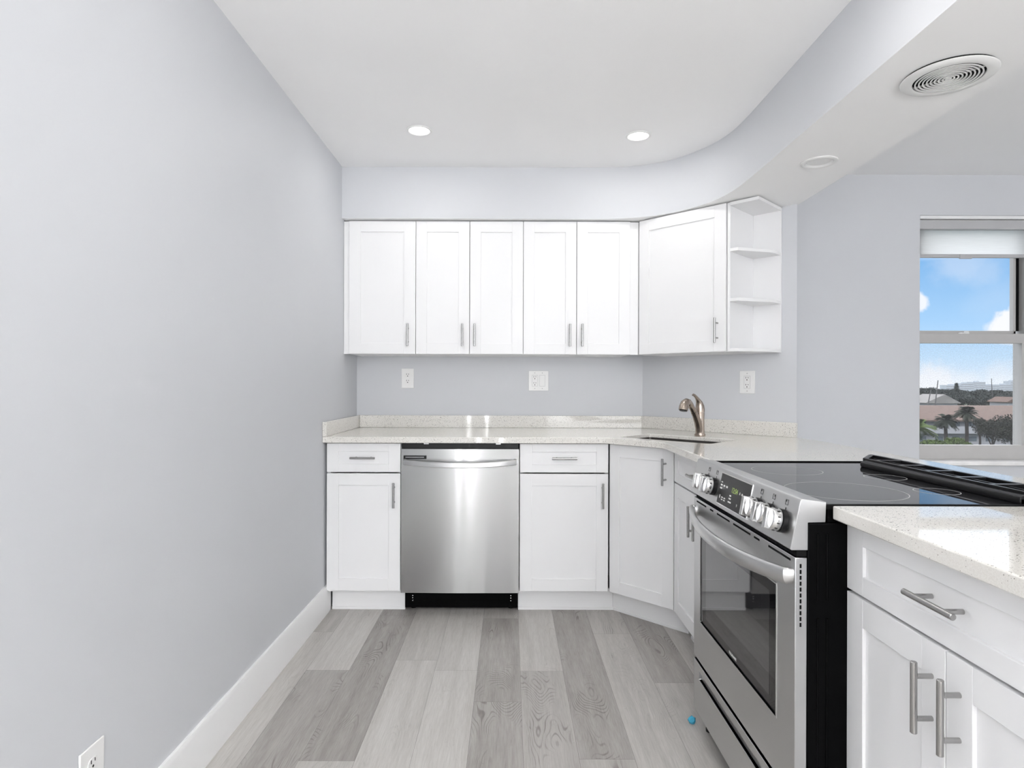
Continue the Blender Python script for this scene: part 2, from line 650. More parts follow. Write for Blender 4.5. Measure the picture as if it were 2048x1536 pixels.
def text(s, name, size, material, parent, loc, rot, ext=0.0004, align='CENTER', xs=1.0):
    cu = bpy.data.curves.new(name, 'FONT')
    cu.body = s
    cu.size = size
    cu.extrude = ext
    cu.align_x = align
    cu.align_y = 'CENTER'
    cu.materials.append(MAT[material])
    tmp = bpy.data.objects.new(name, cu)
    C.objects.link(tmp)
    dg = bpy.context.evaluated_depsgraph_get()
    me = bpy.data.meshes.new_from_object(tmp.evaluated_get(dg))
    bpy.data.objects.remove(tmp)
    bpy.data.curves.remove(cu)
    me.name = name
    o = bpy.data.objects.new(name, me)
    C.objects.link(o)
    o.parent = parent
    o.location = loc
    o.rotation_euler = rot
    o.scale = (xs, 1, 1)
    return o


def struct(o):
    o['kind'] = 'structure'
    return o


# ------------------------------------------------------------------ the setting
CEIL, BULK = 2.406, 2.116
XL, YB = -0.95, 3.83          # left wall face, back wall face
YF = 3.586                    # window wall face
DW0, DW1 = (0.822, 3.83), (1.475, 3.177)      # diagonal wall, from the back corner to its free end

# floor: rows of planks running away from the camera; joints where the photo shows them
PW = 0.1765
rows = {-4: ([2.55, 1.33], [0.72, 0.50, 0.62]), -3: ([3.157, 1.937], [0.42, 0.42, 0.66]), -2: ([2.644, 1.424], [0.66, 0.72, 0.60]),
        -1: ([2.552, 1.332], [0.71, 0.745, 0.70]), 0: ([3.117, 2.30], [0.60, 0.43, 0.46]), 1: ([2.547, 1.327], [0.70, 0.56, 0.62]),
        2: ([3.40, 1.95], [0.55, 0.44, 0.56]), 3: ([2.93, 1.70], [0.58, 0.62, 0.60]), 4: ([2.45, 1.22], [0.47, 0.65, 0.55])}
bm = bmesh.new()
lay = bm.loops.layers.float_color.new('tone')
x_off = -0.131
for r_ in range(-5, 30):
    x0 = x_off + r_ * PW
    if r_ in rows:
        joints, tones = rows[r_]
        joints, tones = list(joints), list(tones)
    else:
        j0 = random.uniform(2.4, 3.6)
        joints, tones = [j0, j0 - 1.22], [random.uniform(0.42, 0.72) for _ in range(3)]
    while joints[-1] > -4.4:
        joints.append(joints[-1] - 1.22)
        tones.append(random.uniform(0.42, 0.72))
    edges = [3.95] + joints + [-4.6]
    for k in range(len(edges) - 1):
        ya, yb = edges[k + 1], edges[k]
        t = tones[min(k, len(tones) - 1)]
        fig = 1.0 if t < 0.62 else 0.25
        g = 0.0004
        xa, xb = max(x0 + g, XL - 0.05), x0 + PW - g
        if xb <= xa or yb - ya < 0.002:
            continue
        t = 0.575 + (t - 0.62) * 0.75
        f = bm.faces.new([bm.verts.new(p) for p in ((xa, ya + g, 0), (xb, ya + g, 0), (xb, yb - g, 0), (xa, yb - g, 0))])
        rnd = random.random()
        for l in f.loops:
            l[lay] = (t, rnd, fig, 1)
base_f = [bm.verts.new(p) for p in ((-1.05, -4.6, -0.0015), (5.1, -4.6, -0.0015), (5.1, 3.95, -0.0015), (-1.05, 3.95, -0.0015))]
f = bm.faces.new(base_f)
for l in f.loops:
    l[lay] = (0.05, 0.5, 0, 1)
me = bpy.data.meshes.new('floor')
bm.to_mesh(me)
bm.free()
me.materials.append(MAT['vinyl_planks'])
floor = bpy.data.objects.new('floor', me)
C.objects.link(floor)
struct(floor)

struct(MB().box(-1.1, 5.1, -4.6, 3.95, CEIL, CEIL + 0.1).build('ceiling', 'ceiling_paint'))
struct(MB().box(XL - 0.12, XL, -4.6, 3.95, 0, CEIL).build('wall_left', 'wall_paint'))
struct(MB().box(XL, DW0[0] + 0.05, YB, YB + 0.12, 0, CEIL).build('wall_back', 'wall_paint'))
struct(MB().prism([DW0, DW1, (1.475, 3.95), (0.822, 3.95)], 0, BULK).build('wall_diagonal', 'wall_paint'))
struct(MB().box(-1.07, 5.1, -4.72, -4.6, 0, CEIL).build('wall_rear', 'wall_paint'))
struct(MB().box(5.0, 5.12, -4.6, 3.95, 0, CEIL).build('wall_right', 'wall_paint'))
WX0, WX1, WZ0, WZ1 = 2.378, 3.86, 0.722, 2.172
mb = MB()
mb.prism([(1.475, 0), (5.0, 0), (5.0, CEIL), (1.475, CEIL)], YF, YF + 0.2, holes=[[(WX0, WZ0), (WX0, WZ1), (WX1, WZ1), (WX1, WZ0)]], axis='y')
struct(mb.build('wall_far', 'wall_paint'))

# dropped soffit with its curved inner edge
curve = [(-0.95, 3.481), (0.30, 3.481), (0.507, 3.482), (0.62, 3.472), (0.71, 3.45), (0.79, 3.415), (0.87, 3.362), (0.925, 3.305), (0.968, 3.245), (1.008, 3.175),
         (1.04, 3.10), (1.062, 3.02), (1.073, 2.94), (1.078, 2.85), (1.08, 2.75), (1.08, 2.4), (1.08, -4.6)]
def smooth_poly(pts, it=2):
    for _ in range(it):
        q = [pts[0]]
        for a, b in zip(pts, pts[1:]):
            q.append((a[0] * .75 + b[0] * .25, a[1] * .75 + b[1] * .25))
            q.append((a[0] * .25 + b[0] * .75, a[1] * .25 + b[1] * .75))
        q.append(pts[-1])
        pts = q
    return pts
curve = smooth_poly(curve)
mb = MB()
outer = curve + [(1.488, -4.6), (1.488, 3.90), (-0.95, 3.90)]
nC = len(curve)
lo = [mb.bm.verts.new((p[0], p[1], BULK)) for p in outer]
hi = [mb.bm.verts.new((p[0], p[1], CEIL)) for p in outer]
for t in tessellate_polygon([[Vector((p[0], p[1], 0)) for p in outer]]):
    mb.bm.faces.new([lo[i] for i in t]).material_index = 1
    mb.bm.faces.new([hi[i] for i in t]).material_index = 1
for i in range(len(outer)):
    j = (i + 1) % len(outer)
    f = mb.bm.faces.new((lo[i], lo[j], hi[j], hi[i]))
    f.smooth = i < nC - 1
struct(mb.build('ceiling_soffit', ['wall_paint', 'ceiling_paint']))

# baseboard along the left wall
mb = MB()
mb.prism([(XL, 0), (XL + 0.015, 0), (XL + 0.015, 0.128), (XL + 0.009, 0.142), (XL, 0.142)], -4.6, 3.235, axis='y')
struct(mb.build('baseboard_left', 'trim_white'))
mb = MB().box(1.48, 5.0, YF - 0.014, YF, 0, 0.14)
struct(mb.build('baseboard_far', 'trim_white'))

# window: frame set in the opening, two single-hung units side by side
win = bpy.data.objects.new('window_1', None)
C.objects.link(win)
win.location = (WX0, YF, WZ0)
struct(win)
def wx(px, y):
    return (px - VPX) * y / F_PX
def wz(py, y):
    return CAM_Z - (py - VPY) * y / F_PX
def loc_box(mb, x0, x1, y0, y1, z0, z1):
    mb.box(x0 - WX0, x1 - WX0, y0 - YF, y1 - YF, z0 - WZ0, z1 - WZ0)
mb = MB()
UN = [(WX0, 3.105), (3.135, WX1)]
for a, b in UN:
    loc_box(mb, a, a + 0.045, 3.655, 3.76, WZ0, WZ1)
    loc_box(mb, b - 0.045, b, 3.655, 3.76, WZ0, WZ1)
    loc_box(mb, a, b, 3.655, 3.76, WZ1 - 0.02, WZ1)
    loc_box(mb, a, b, 3.655, 3.76, WZ0, WZ0 + 0.045)
loc_box(mb, 3.105, 3.135, 3.64, 3.77, WZ0, WZ1)
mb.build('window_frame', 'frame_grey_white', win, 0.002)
ZM0, ZM1 = wz(684, 3.67), wz(665, 3.67)
for n_, (a, b) in enumerate(UN):
    xa, xb = a + 0.045, b - 0.045
    mb = MB()       # lower sash, in the inner track
    loc_box(mb, xa + 0.0, xa + 0.006, 3.66, 3.69, WZ0 + 0.045, ZM1)
    loc_box(mb, xb - 0.026, xb - 0.008, 3.66, 3.69, WZ0 + 0.045, ZM1)
    loc_box(mb, xa, xb - 0.008, 3.654, 3.69, WZ0 + 0.0245, wz(887, 3.67))
    loc_box(mb, xa, xb - 0.008, 3.655, 3.69, ZM0, ZM1)
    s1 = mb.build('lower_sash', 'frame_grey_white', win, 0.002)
    mb = MB()
    loc_box(mb, xa + 0.003, xb - 0.012, 3.672, 3.676, wz(889, 3.67), ZM0 + 0.006)
    mb.build('pane', 'window_glass', s1)
    mb = MB()
    loc_box(mb, xa, xb, 3.742, 3.7435, WZ0 + 0.03, ZM1 - 0.02)
    mb.build('insect_screen', 'insect_screen', win)
    mb = MB()       # upper sash
    loc_box(mb, xa, xa + 0.008, 3.70, 3.73, ZM1 - 0.02, WZ1 - 0.018)
    loc_box(mb, xb - 0.045, xb - 0.030, 3.70, 3.73, ZM1 - 0.02, WZ1 - 0.018)
    loc_box(mb, xa, xb - 0.03, 3.70, 3.73, ZM1 - 0.012, wz(659, 3.71))
    loc_box(mb, xa, xb - 0.03, 3.70, 3.73, WZ1 - 0.045, WZ1 - 0.015)
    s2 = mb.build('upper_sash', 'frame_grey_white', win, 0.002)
    mb = MB()
    loc_box(mb, xa + 0.003, xb - 0.034, 3.713, 3.717, ZM1 - 0.006, WZ1 - 0.03)
    mb.build('pane', 'window_glass', s2)
    mb = MB()       # dark strip in the gap between sash and frame
    loc_box(mb, xb - 0.0295, xb - 0.0005, 3.715, 3.725, wz(659, 3.71), WZ1 - 0.05)
    loc_box(mb, xb - 0.0075, xb - 0.0005, 3.665, 3.68, WZ0 + 0.046, ZM0)
    mb.build('sash_gap_strip', 'black_gap', win)
    mb = MB()
    lc = (wx(1927, 3.67) if n_ == 0 else (xa + xb) / 2)
    loc_box(mb, lc - 0.022, lc + 0.022, 3.652, 3.685, ZM1, ZM1 + 0.007)
    loc_box(mb, lc - 0.006, lc + 0.014, 3.645, 3.66, ZM1 + 0.007, ZM1 + 0.013)
    mb.build('sash_lock', 'trim_white', win, 0.002)
mb = MB()
mb.box(-0.03, WX1 - WX0 + 0.03, -0.03, 0.09, -0.001 - 0.0, 0.024)
mb.build('window_sill', 'marble', win, 0.004)

# roller blind inside the head of the window
bl = thing('roller_blind', 'white roller blind rolled most of the way up at the top of the window', 'blind', (WX0 + 0.005, 3.63, 2.10))
bw = WX1 - WX0 - 0.01
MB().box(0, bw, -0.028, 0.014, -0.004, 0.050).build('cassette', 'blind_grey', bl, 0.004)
MB().box(0, bw, -0.040, 0.02, 0.0525, 0.0715).build('headrail', 'trim_white', bl, 0.002)
MB().box(0.004, bw - 0.004, 0.0, 0.0015, wz(507, 3.63) - 2.10, 0.0).build('fabric', 'blind_fabric', bl)
MB().box(0.004, bw - 0.004, -0.008, 0.010, wz(513, 3.63) - 2.10, wz(506, 3.63) - 2.10).build('bottom_rail', 'blind_grey', bl, 0.002)
xt = wx(1928, 3.62) - WX0
MB().box(xt - 0.03, xt + 0.04, -0.012, 0.0, wz(514.5, 3.62) - 2.10, wz(505.5, 3.62) - 2.10).build('pull_tab', 'blind_grey', bl, 0.002)


# ------------------------------------------------------------------ cabinets
def shaker(x0, x1, z0, z1, parent, name='door', stile=0.061, rail=0.061, th=0.019, deep=0.007):
    mb = MB()
    y0, y1 = 0.0, th
    mb.box(x0, x0 + stile, y0, y1, z0, z1)
    mb.box(x1 - stile, x1, y0, y1, z0, z1)
    mb.box(x0 + stile, x1 - stile, y0, y1, z0, z0 + rail)
    mb.box(x0 + stile, x1 - stile, y0, y1, z1 - rail, z1)
    mb.box(x0 + stile - 0.001, x1 - stile + 0.001, y0 + deep, y1 - 0.001, z0 + rail - 0.001, z1 - rail + 0.001)
    return mb.build(name, 'cabinet_white', parent, 0.0009, 2)


def bar_pull(x, z, parent, vertical=True, length=0.128, cc=0.076, r=0.0058, off=0.033):
    mb = MB()
    h = length / 2
    c = cc / 2
    e = 0.001
    if vertical:
        pts = [(x, -off, z - h), (x, -off, z - h + e), (x, -off, z + h - e), (x, -off, z + h)]
        posts = [((x, -off, z - c), (x, 0.002, z - c)), ((x, -off, z + c), (x, 0.002, z + c))]
    else:
        pts = [(x - h, -off, z), (x - h + e, -off, z), (x + h - e, -off, z), (x + h, -off, z)]
        posts = [((x - c, -off, z), (x - c, 0.002, z)), ((x + c, -off, z), (x + c, 0.002, z))]
    mb.tube(pts, [r - e, r, r, r - e], 16)
    for a, b in posts:
        mb.cyl(a, b, 0.0046, 12)
    return tag(mb.build('bar_pull', 'nickel', parent), 'brushed nickel bar pull')


def carcass(parent, x0, x1, y0, y1, z0, z1, t=0.016, name='carcass'):
    mb = MB()
    mb.box(x0, x0 + t, y0, y1, z0, z1)
    mb.box(x1 - t, x1, y0, y1, z0, z1)
    mb.box(x0 + t, x1 - t, y0, y1, z0, z0 + t)
    mb.box(x0 + t, x1 - t, y0, y1, z1 - t, z1)
    mb.box(x0 + t, x1 - t, y1 - 0.008, y1, z0 + t, z1 - t)
    return mb.build(name, 'cabinet_white', parent)


def toe(parent, x0, x1, y=0.08, h=0.112):
    mb = MB()
    mb.box(x0, x1, y, y + 0.015, 0, h)
    mb.box(x0, x1, y - 0.006, y, 0, 0.014)
    return mb.build('toe_kick', 'cabinet_white', parent, 0.001)


# --- wall cabinets on the back wall (door plane Y = 3.51)
UY, UZ0, UZ1 = 3.51, 1.352, 2.108
U = 0.002842
def ux(px):
    return (px - VPX) * U
g = 0.0015
uc = thing('wall_cabinet', 'white single-door wall cabinet in the corner beside the left wall', 'cabinet', (ux(697), UY, UZ0), 0, 'white wall cabinets under the soffit')
w1 = ux(831) - ux(697)
carcass(uc, 0, w1, 0.021, YB - UY - 0.001, 0, UZ1 - UZ0)
d_ = shaker(g, w1 - g, 0.002, UZ1 - UZ0, uc, stile=0.066)
bar_pull(ux(816) - ux(697), wz(670, 3.48) - UZ0, d_)
MB().box(XL + 0.001 - ux(697), -0.0005, 0.012, 0.03, 0, UZ1 - UZ0).build('filler_strip', 'cabinet_white', uc, 0.001)
for a, m_, b, lab in ((831, 938.8, 1046, 'white two-door wall cabinet above the plain outlet side of the dishwasher'), (1046, 1152.8, 1260, 'white two-door wall cabinet next to the diagonal corner cabinet')):
    uc = thing('wall_cabinet', lab, 'cabinet', (ux(a), UY, UZ0), 0, 'white wall cabinets under the soffit')
    ww = ux(b) - ux(a)
    wm = ux(m_) - ux(a)
    carcass(uc, 0, ww, 0.021, YB - UY - 0.001, 0, UZ1 - UZ0)
    dl = shaker(g, wm - g, 0.002, UZ1 - UZ0, uc, stile=0.062)
    dr = shaker(wm + g, ww - g, 0.002, UZ1 - UZ0, uc, stile=0.062)
    bar_pull(wm - (14 * U), wz(670, 3.48) - UZ0, dl)
    bar_pull(wm + (10.5 * U), wz(670, 3.48) - UZ0, dr)
    if b == 1260:
        MB().prism([(ww + 0.0005, 0.012), (ux(1275) - ux(a) + 0.004, 0.012), (ux(1275) - ux(a) + 0.02, 0.03), (ww + 0.0005, 0.03)], 0, UZ1 - UZ0).build('filler_strip', 'cabinet_white', uc, 0.001)
uc['label'] = 'white two-door wall cabinet between its twin and the diagonal corner cabinet'
bpy.data.objects['wall_cabinet.001']['label'] = 'white two-door wall cabinet right of the single-door cabinet by the left wall'

# diagonal wall cabinet (door plane x + y = 4.235)
A45 = R(-45)
p0 = Vector((0.727, 3.509))
dlen = 0.525
uc = thing('diagonal_wall_cabinet', 'wide white single-door wall cabinet set diagonally above the sink', 'cabinet', (p0.x, p0.y, UZ0), A45, 'white wall cabinets under the soffit')
carcass(uc, 0, dlen, 0.021, 0.293, 0, UZ1 - UZ0)
d_ = shaker(0.006, dlen - 0.004, 0.002, UZ1 - UZ0, uc, stile=0.063)
bar_pull(dlen - 0.047, wz(658, 3.12) - UZ0, d_)

# open end shelf beside it
pe = p0 + Vector((math.cos(A45), math.sin(A45))) * (dlen + 0.001)
sh = thing('open_end_shelf', 'white open corner shelf unit at the end of the wall cabinets', 'shelf', (pe.x, pe.y, UZ0), A45)
HU = UZ1 - UZ0
DP = 0.293
MB().box(0, 0.015, 0.008, DP, 0, HU).build('side_panel', 'cabinet_white', sh, 0.0008)
MB().box(0.015, 0.162, DP - 0.014, DP, 0, HU).build('back_panel', 'cabinet_white', sh, 0.0008)
MB().box(0.015, 0.164, 0.0, DP - 0.014, HU - 0.016, HU).build('top_panel', 'cabinet_white', sh, 0.0008)
for k in range(3):
    z = k * 0.2535
    MB().prism([(0.0155, 0.004), (0.058, 0.004), (0.150, 0.165), (0.160, 0.20), (0.160, DP - 0.0145), (0.0155, DP - 0.0145)], z, z + 0.016).build('shelf_board', 'cabinet_white', sh, 0.001)

# --- base cabinets on the back wall (door plane Y = 3.165)
BY = 3.165
B_ = BY / F_PX
def bx(px):
    return (px - VPX) * B_
BT = 0.8835          # underside of the worktop
def base_unit(name, label, loc, rz, w, depth, drawers=True, doors=1, pull='right', toe_x=None, split=0.727, group='white base cabinets', toe_h=0.112, lift=0.123, drop=0.108):
    t = thing(name, label, 'cabinet', loc, rz, group)
    carcass(t, 0, w, 0.021, depth, 0.112, BT - 0.0005)
    top = BT - 0.006
    if drawers:
        dr = shaker(g, w - g, split + 0.0035, top, t, 'drawer', rail=0.041)
        bar_pull(w / 2, (split + top) / 2 + 0.003, dr, False)
        dz = split - 0.0035
    else:
        dz = top
    if doors == 1:
        d = shaker(g, w - g, lift, dz, t)
        bar_pull(w - 0.032 if pull == 'right' else 0.032, dz - drop, d)
    else:
        d = shaker(g, w / 2 - g, lift, dz, t)
        bar_pull(w / 2 - 0.034, dz - drop, d)
        d = shaker(w / 2 + g, w - g, lift, dz, t)
        bar_pull(w / 2 + 0.034, dz - drop, d)
    tx = toe_x or (0, w)
    toe(t, tx[0], tx[1], h=toe_h)
    return t

x0 = bx(653.5)
base_unit('base_cabinet', 'narrow white base cabinet between the left wall and the dishwasher', (x0, BY, 0), 0, bx(802) - x0, YB - BY - 0.002, toe_x=(0.009, bx(802) - x0 + 0.012))
x1 = bx(1040)
base_unit('base_cabinet', 'white base cabinet right of the dishwasher with one drawer and door', (x1, BY, 0), 0, bx(1217.5) - x1, YB - BY - 0.002, toe_x=(-0.006, bx(1217.5) - x1 + 0.0375))
# diagonal sink cabinet : door plane from (.511,3.163) towards (.77,2.9)
q0 = Vector((bx(1219), BY - 0.001))
sw = 0.372
t = thing('sink_base_cabinet', 'white diagonal corner base cabinet under the sink with one tall door', 'cabinet', (q0.x, q0.y, 0), A45, 'white base cabinets')
mb = MB()
mb.box(0.0, 0.016, 0.021, 0.10, 0.112, BT - 0.0005)
mb.box(sw - 0.016, sw, 0.021, 0.10, 0.112, BT - 0.0005)
mb.box(0.016, sw - 0.016, 0.021, 0.10, 0.112, 0.128)
mb.box(0.016, sw - 0.016, 0.06, 0.066, 0.128, BT - 0.0005)
mb.build('carcass', 'cabinet_white', t)
d_ = shaker(0.003, sw - 0.003, 0.123, BT - 0.006, t)
bar_pull(sw - 0.045, BT - 0.006 - 0.108, d_)
toe(t, -0.034, sw + 0.034, y=0.082)
# peninsula cabinet between sink corner and range (door plane X ~ .772)
PX1 = 0.772
pen_y = q0.y - sw * math.sin(R(45)) - 0.004
base_unit('base_cabinet', 'white base cabinet tucked between the corner sink cabinet and the range', (PX1, pen_y, 0), R(-90), pen_y - 2.150, 0.66, doors=2, toe_x=(0.02, pen_y - 2.15))
# near peninsula cabinet
PX2 = 0.757
base_unit('base_cabinet', 'white two-door base cabinet in the foreground right of the range', (PX2, 1.386, 0), R(-90), 0.630, 0.68, doors=2, split=0.727, drop=0.098)


# ------------------------------------------------------------------ worktop
CT0, CT1 = BT, 0.914
RX1, RY0, RY1 = 1.262, 1.3805, 2.1465      # notch for the range
def arc(c, r, a0, a1, n=6):
    return [(c[0] + r * math.cos(R(a0 + (a1 - a0) * k / n)), c[1] + r * math.sin(R(a0 + (a1 - a0) * k / n))) for k in range(n + 1)]
e1, e2 = (0.487, 3.125), (0.719, 2.893)
def round_corner(p, a, b, r, n=6):
    """quadratic rounding of corner p between a and b"""
    p, a, b = Vector(p), Vector(a), Vector(b)
    u = p + (a - p).normalized() * r
    v = p + (b - p).normalized() * r
    out = []
    for k in range(n + 1):
        s = k / n
        q = u * (1 - s) ** 2 + p * 2 * s * (1 - s) + v * s ** 2
        out.append((q.x, q.y))
    return out
outline = [(XL + 0.001, 3.125)]
outline += round_corner(e1, (XL, 3.125), e2, 0.05)
outline += round_corner(e2, e1, (0.719, 2.1), 0.05)
outline += [(0.719, RY1), (RX1, RY1), (RX1, RY0)]
outline += [(0.722, RY0)]
outline += [(0.722, 0.62), (1.498, 0.62)]
outline += round_corner((1.498, 3.03), (1.498, 2), (1.46, 3.10), 0.03)
outline += [(1.476, 3.10), (1.4735, 3.1765), (DW0[0] - 0.0007, DW0[1] - 0.0017), (XL + 0.001, YB - 0.001)]
sc_ = Vector((0.838, 3.099))
u45 = Vector((math.cos(A45), math.sin(A45)))
v45 = Vector((-u45.y, u45.x))      # towards the corner wall
def rr(cx, hw, hd, rad):
    pts = []
    for sx, sy, a0 in ((1, 1, 0), (-1, 1, 90), (-1, -1, 180), (1, -1, 270)):
        for k in range(5):
            a = R(a0 + 22.5 * k)
            l = (sx * (hw - rad) + rad * math.cos(a), sy * (hd - rad) + rad * math.sin(a))
            q = cx + u45 * l[0] + v45 * l[1]
            pts.append((q.x, q.y))
    return pts
ct = thing('kitchen_worktop', 'speckled white quartz worktop wrapping from the back wall onto the peninsula', 'worktop', (0, 0, CT0))
MB().prism(outline, 0, CT1 - CT0, holes=[list(reversed(rr(sc_, 0.252, 0.146, 0.02)))]).build('slab', 'quartz', ct, 0.003, 3)
BS = 0.989 - CT0
h0 = CT1 - CT0 + 0.0003
MB().box(XL + 0.0225, 0.812, YB - 0.021, YB - 0.001, h0, BS).build('backsplash', 'quartz', ct, 0.0015)
MB().box(XL + 0.001, XL + 0.0215, 3.125, YB - 0.001, 0.0 + h0, BS).build('backsplash', 'quartz', ct, 0.0015)
n2 = -v45
a_ = Vector(DW0) + n2 * 0.001
b_ = Vector(DW1) + n2 * 0.001 + u45 * 0.006
a2 = a_ + n2 * 0.020 + u45 * (-0.0087 + 0.0012)
b2 = b_ + n2 * 0.020
a_ = a_ + u45 * 0.001
MB().prism([tuple(a_), tuple(a2), tuple(b2), tuple(b_)], h0, BS).build('backsplash', 'quartz', ct, 0.0015)

# sink: undermounted steel bowl
sk = thing('undermount_sink', 'steel undermount sink set diagonally into the corner of the worktop', 'sink', (sc_.x, sc_.y, 0.70), A45)
def rl(hw, hd, rad):
    pts = []
    for sx, sy, a0 in ((1, 1, 0), (-1, 1, 90), (-1, -1, 180), (1, -1, 270)):
        for k in range(5):
            a = R(a0 + 22.5 * k)
            pts.append((sx * (hw - rad) + rad * math.cos(a), sy * (hd - rad) + rad * math.sin(a)))
    return pts
mb = MB()
zt = CT0 - 0.7005
mb.prism(rl(0.262, 0.156, 0.03), 0.0, zt, holes=[list(reversed(rl(0.255, 0.149, 0.025)))])
mb.prism(rl(0.262, 0.156, 0.03), -0.003, 0.0)
mb.prism(rl(0.2512, 0.1452, 0.0195), zt - 0.004, zt + 0.0135, holes=[list(reversed(rl(0.2482, 0.1422, 0.017)))])
mb.build('bowl', 'sink_steel', sk)
MB().lathe([(0, 0.004), (0.03, 0.004), (0.044, 0.006), (0.046, 0.0015), (0, 0.0012)], 24).build('drain', 'chrome_satin', sk)

# faucet
fb = sc_ + v45 * 0.214 + u45 * 0.012
fz = CT1
fa = thing('kitchen_faucet', 'brushed bronze-nickel pull-out kitchen faucet behind the corner sink', 'faucet', (fb.x, fb.y, fz), A45)
MB().lathe([(0, 0), (0.0275, 0), (0.0285, 0.004), (0.0275, 0.012), (0.0245, 0.013), (0.0, 0.013)], 28).build('base_ring', 'bronze_nickel', fa)
mb = MB()
mb.lathe([(0.0, 0.0131), (0.0238, 0.0131), (0.0225, 0.05), (0.0222, 0.09), (0.0238, 0.123), (0.0, 0.123)], 28)
mb.tube([(0, -0.004, 0.02), (0, -0.008, 0.045), (0, -0.022, 0.075), (0, -0.044, 0.105), (0, -0.066, 0.130)], [0.021, 0.0205, 0.0195, 0.0175, 0.0160], 20)
mb.build('body', 'bronze_nickel', fa)
mb = MB()
pts = [(0, -0.0668, 0.1310), (0, -0.085, 0.150), (0, -0.104, 0.168), (0, -0.122, 0.1785), (0, -0.140, 0.180), (0, -0.156, 0.173), (0, -0.168, 0.157), (0, -0.173, 0.140)]
mb.tube(pts, [0.0152, 0.0150, 0.0160, 0.0180, 0.0205, 0.0225, 0.0235, 0.0235], 22)
mb.build('spray_head', 'bronze_nickel', fa)
MB().lathe([(0, 0), (0.019, 0), (0.019, 0.003), (0, 0.003)], 20, Matrix.Translation((0, -0.1742, 0.1365)) @ Matrix.Rotation(R(-16), 4, 'X')).build('aerator', 'black_plastic', fa)
mb = MB()
mb.tube([(0, 0, 0.1245), (0, 0, 0.140), (0, -0.002, 0.158), (0, -0.008, 0.174), (0, -0.022, 0.190), (0, -0.040, 0.204), (0, -0.058, 0.214), (0, -0.072, 0.217), (0, -0.078, 0.215)],
        [0.0238, 0.0245, 0.0225, 0.0175, 0.0115, 0.0085, 0.0070, 0.0062, 0.004], 22)
mb.build('lever_handle', 'bronze_nickel', fa)


# ------------------------------------------------------------------ dishwasher
dwx = bx(803.5)
dww = bx(1038.5) - dwx
dw = thing('dishwasher', 'stainless steel dishwasher with bowed handle built in under the worktop', 'dishwasher', (dwx, BY - 0.012, 0))
Z0, Z1 = wz(1186.5, 3.15), wz(898.5, 3.15)
mb = MB()
NX, NZ = 24, 8
def bow(u):
    return -0.004 * (1 - (2 * u - 1) ** 2) + 0.0006 * math.sin(u * 11)
fr_ = [[mb.bm.verts.new((u / NX * dww, bow(u / NX), Z0 + (Z1 - Z0) * w / NZ)) for w in range(NZ + 1)] for u in range(NX + 1)]
for u in range(NX):
    for w in range(NZ):
        mb.bm.faces.new((fr_[u][w], fr_[u + 1][w], fr_[u + 1][w + 1], fr_[u][w + 1])).smooth = True
bk = [mb.bm.verts.new(p) for p in ((0, 0.03, Z0), (dww, 0.03, Z0), (dww, 0.03, Z1), (0, 0.03, Z1))]
mb.bm.faces.new(bk)
mb.bm.faces.new([fr_[u][0] for u in range(NX + 1)] + [bk[1], bk[0]])
mb.bm.faces.new([fr_[u][NZ] for u in range(NX + 1)] + [bk[2], bk[3]])
mb.bm.faces.new([fr_[0][w] for w in range(NZ + 1)] + [bk[3], bk[0]])
mb.bm.faces.new([fr_[NX][w] for w in range(NZ + 1)] + [bk[2], bk[1]])
door = mb.build('door_panel', 'stainless', dw)
# handle
mb = MB()
hx0, hx1 = 0.013, dww - 0.013
N = 24
ring = []
for k in range(N + 1):
    s = k / N
    b = 1 - (2 * s - 1) ** 2
    x = hx0 + (hx1 - hx0) * s
    y = -0.012 - 0.038 * b
    z = 0.787 - 0.012 * b
    ring.append([mb.bm.verts.new(p) for p in ((x, y, z + 0.014), (x, y - 0.013, z + 0.011), (x, y - 0.013, z - 0.013), (x, y, z - 0.015))])
for a, b in zip(ring, ring[1:]):
    for k in range(4):
        mb.bm.faces.new((a[k], a[(k + 1) % 4], b[(k + 1) % 4], b[k]))
mb.bm.faces.new(ring[0])
mb.bm.faces.new(list(reversed(ring[-1])))
for xx in (hx0, hx1 - 0.014):
    mb.box(xx, xx + 0.014, -0.014, 0.008, 0.773, 0.801)
mb.build('handle', 'stainless_light', door, 0.002)
# control slot top left
mb = MB()
sx0, sx1 = 0.013, 0.13
sz0, sz1 = wz(918.5, 3.15), wz(911.5, 3.15)
mb.box(sx0, sx1, bow(0.02) - 0.006, 0.004, sz0, sz1)
mb.build('control_slot', 'black_plastic', door, 0.0015)
MB().box(sx0 + 0.01, sx1 - 0.012, bow(0.1) - 0.0075, 0.0, (sz0 + sz1) / 2 - 0.001, (sz0 + sz1) / 2 + 0.0025).build('slot_trim', 'stainless', door)
# black control edge above the door with the two mounting clips
MB().box(0.004, dww - 0.004, 0.012, 0.05, Z1 + 0.002, BT - 0.0005).build('control_edge', 'black_plastic', dw)
for px in (853, 997):
    xc = bx(px) - dwx
    mb = MB()
    mb.box(xc - 0.012, xc + 0.012, 0.008, 0.0119, BT - 0.009, BT - 0.0045)
    mb.box(xc - 0.012, xc - 0.008, 0.008, 0.0119, BT - 0.0045, BT - 0.001)
    mb.box(xc + 0.008, xc + 0.012, 0.008, 0.0119, BT - 0.0045, BT - 0.001)
    mb.build('mounting_clip', 'stainless_light', dw)
MB().box(0.003, dww - 0.003, 0.052, 0.62, 0.11, BT - 0.0005).build('tub', 'black_plastic', dw)
mb = MB()
mb.box(0.008, dww - 0.006, 0.085, 0.10, 0.012, Z0 - 0.001)
mb.build('kick_panel', 'black_enamel', dw)
mb = MB()
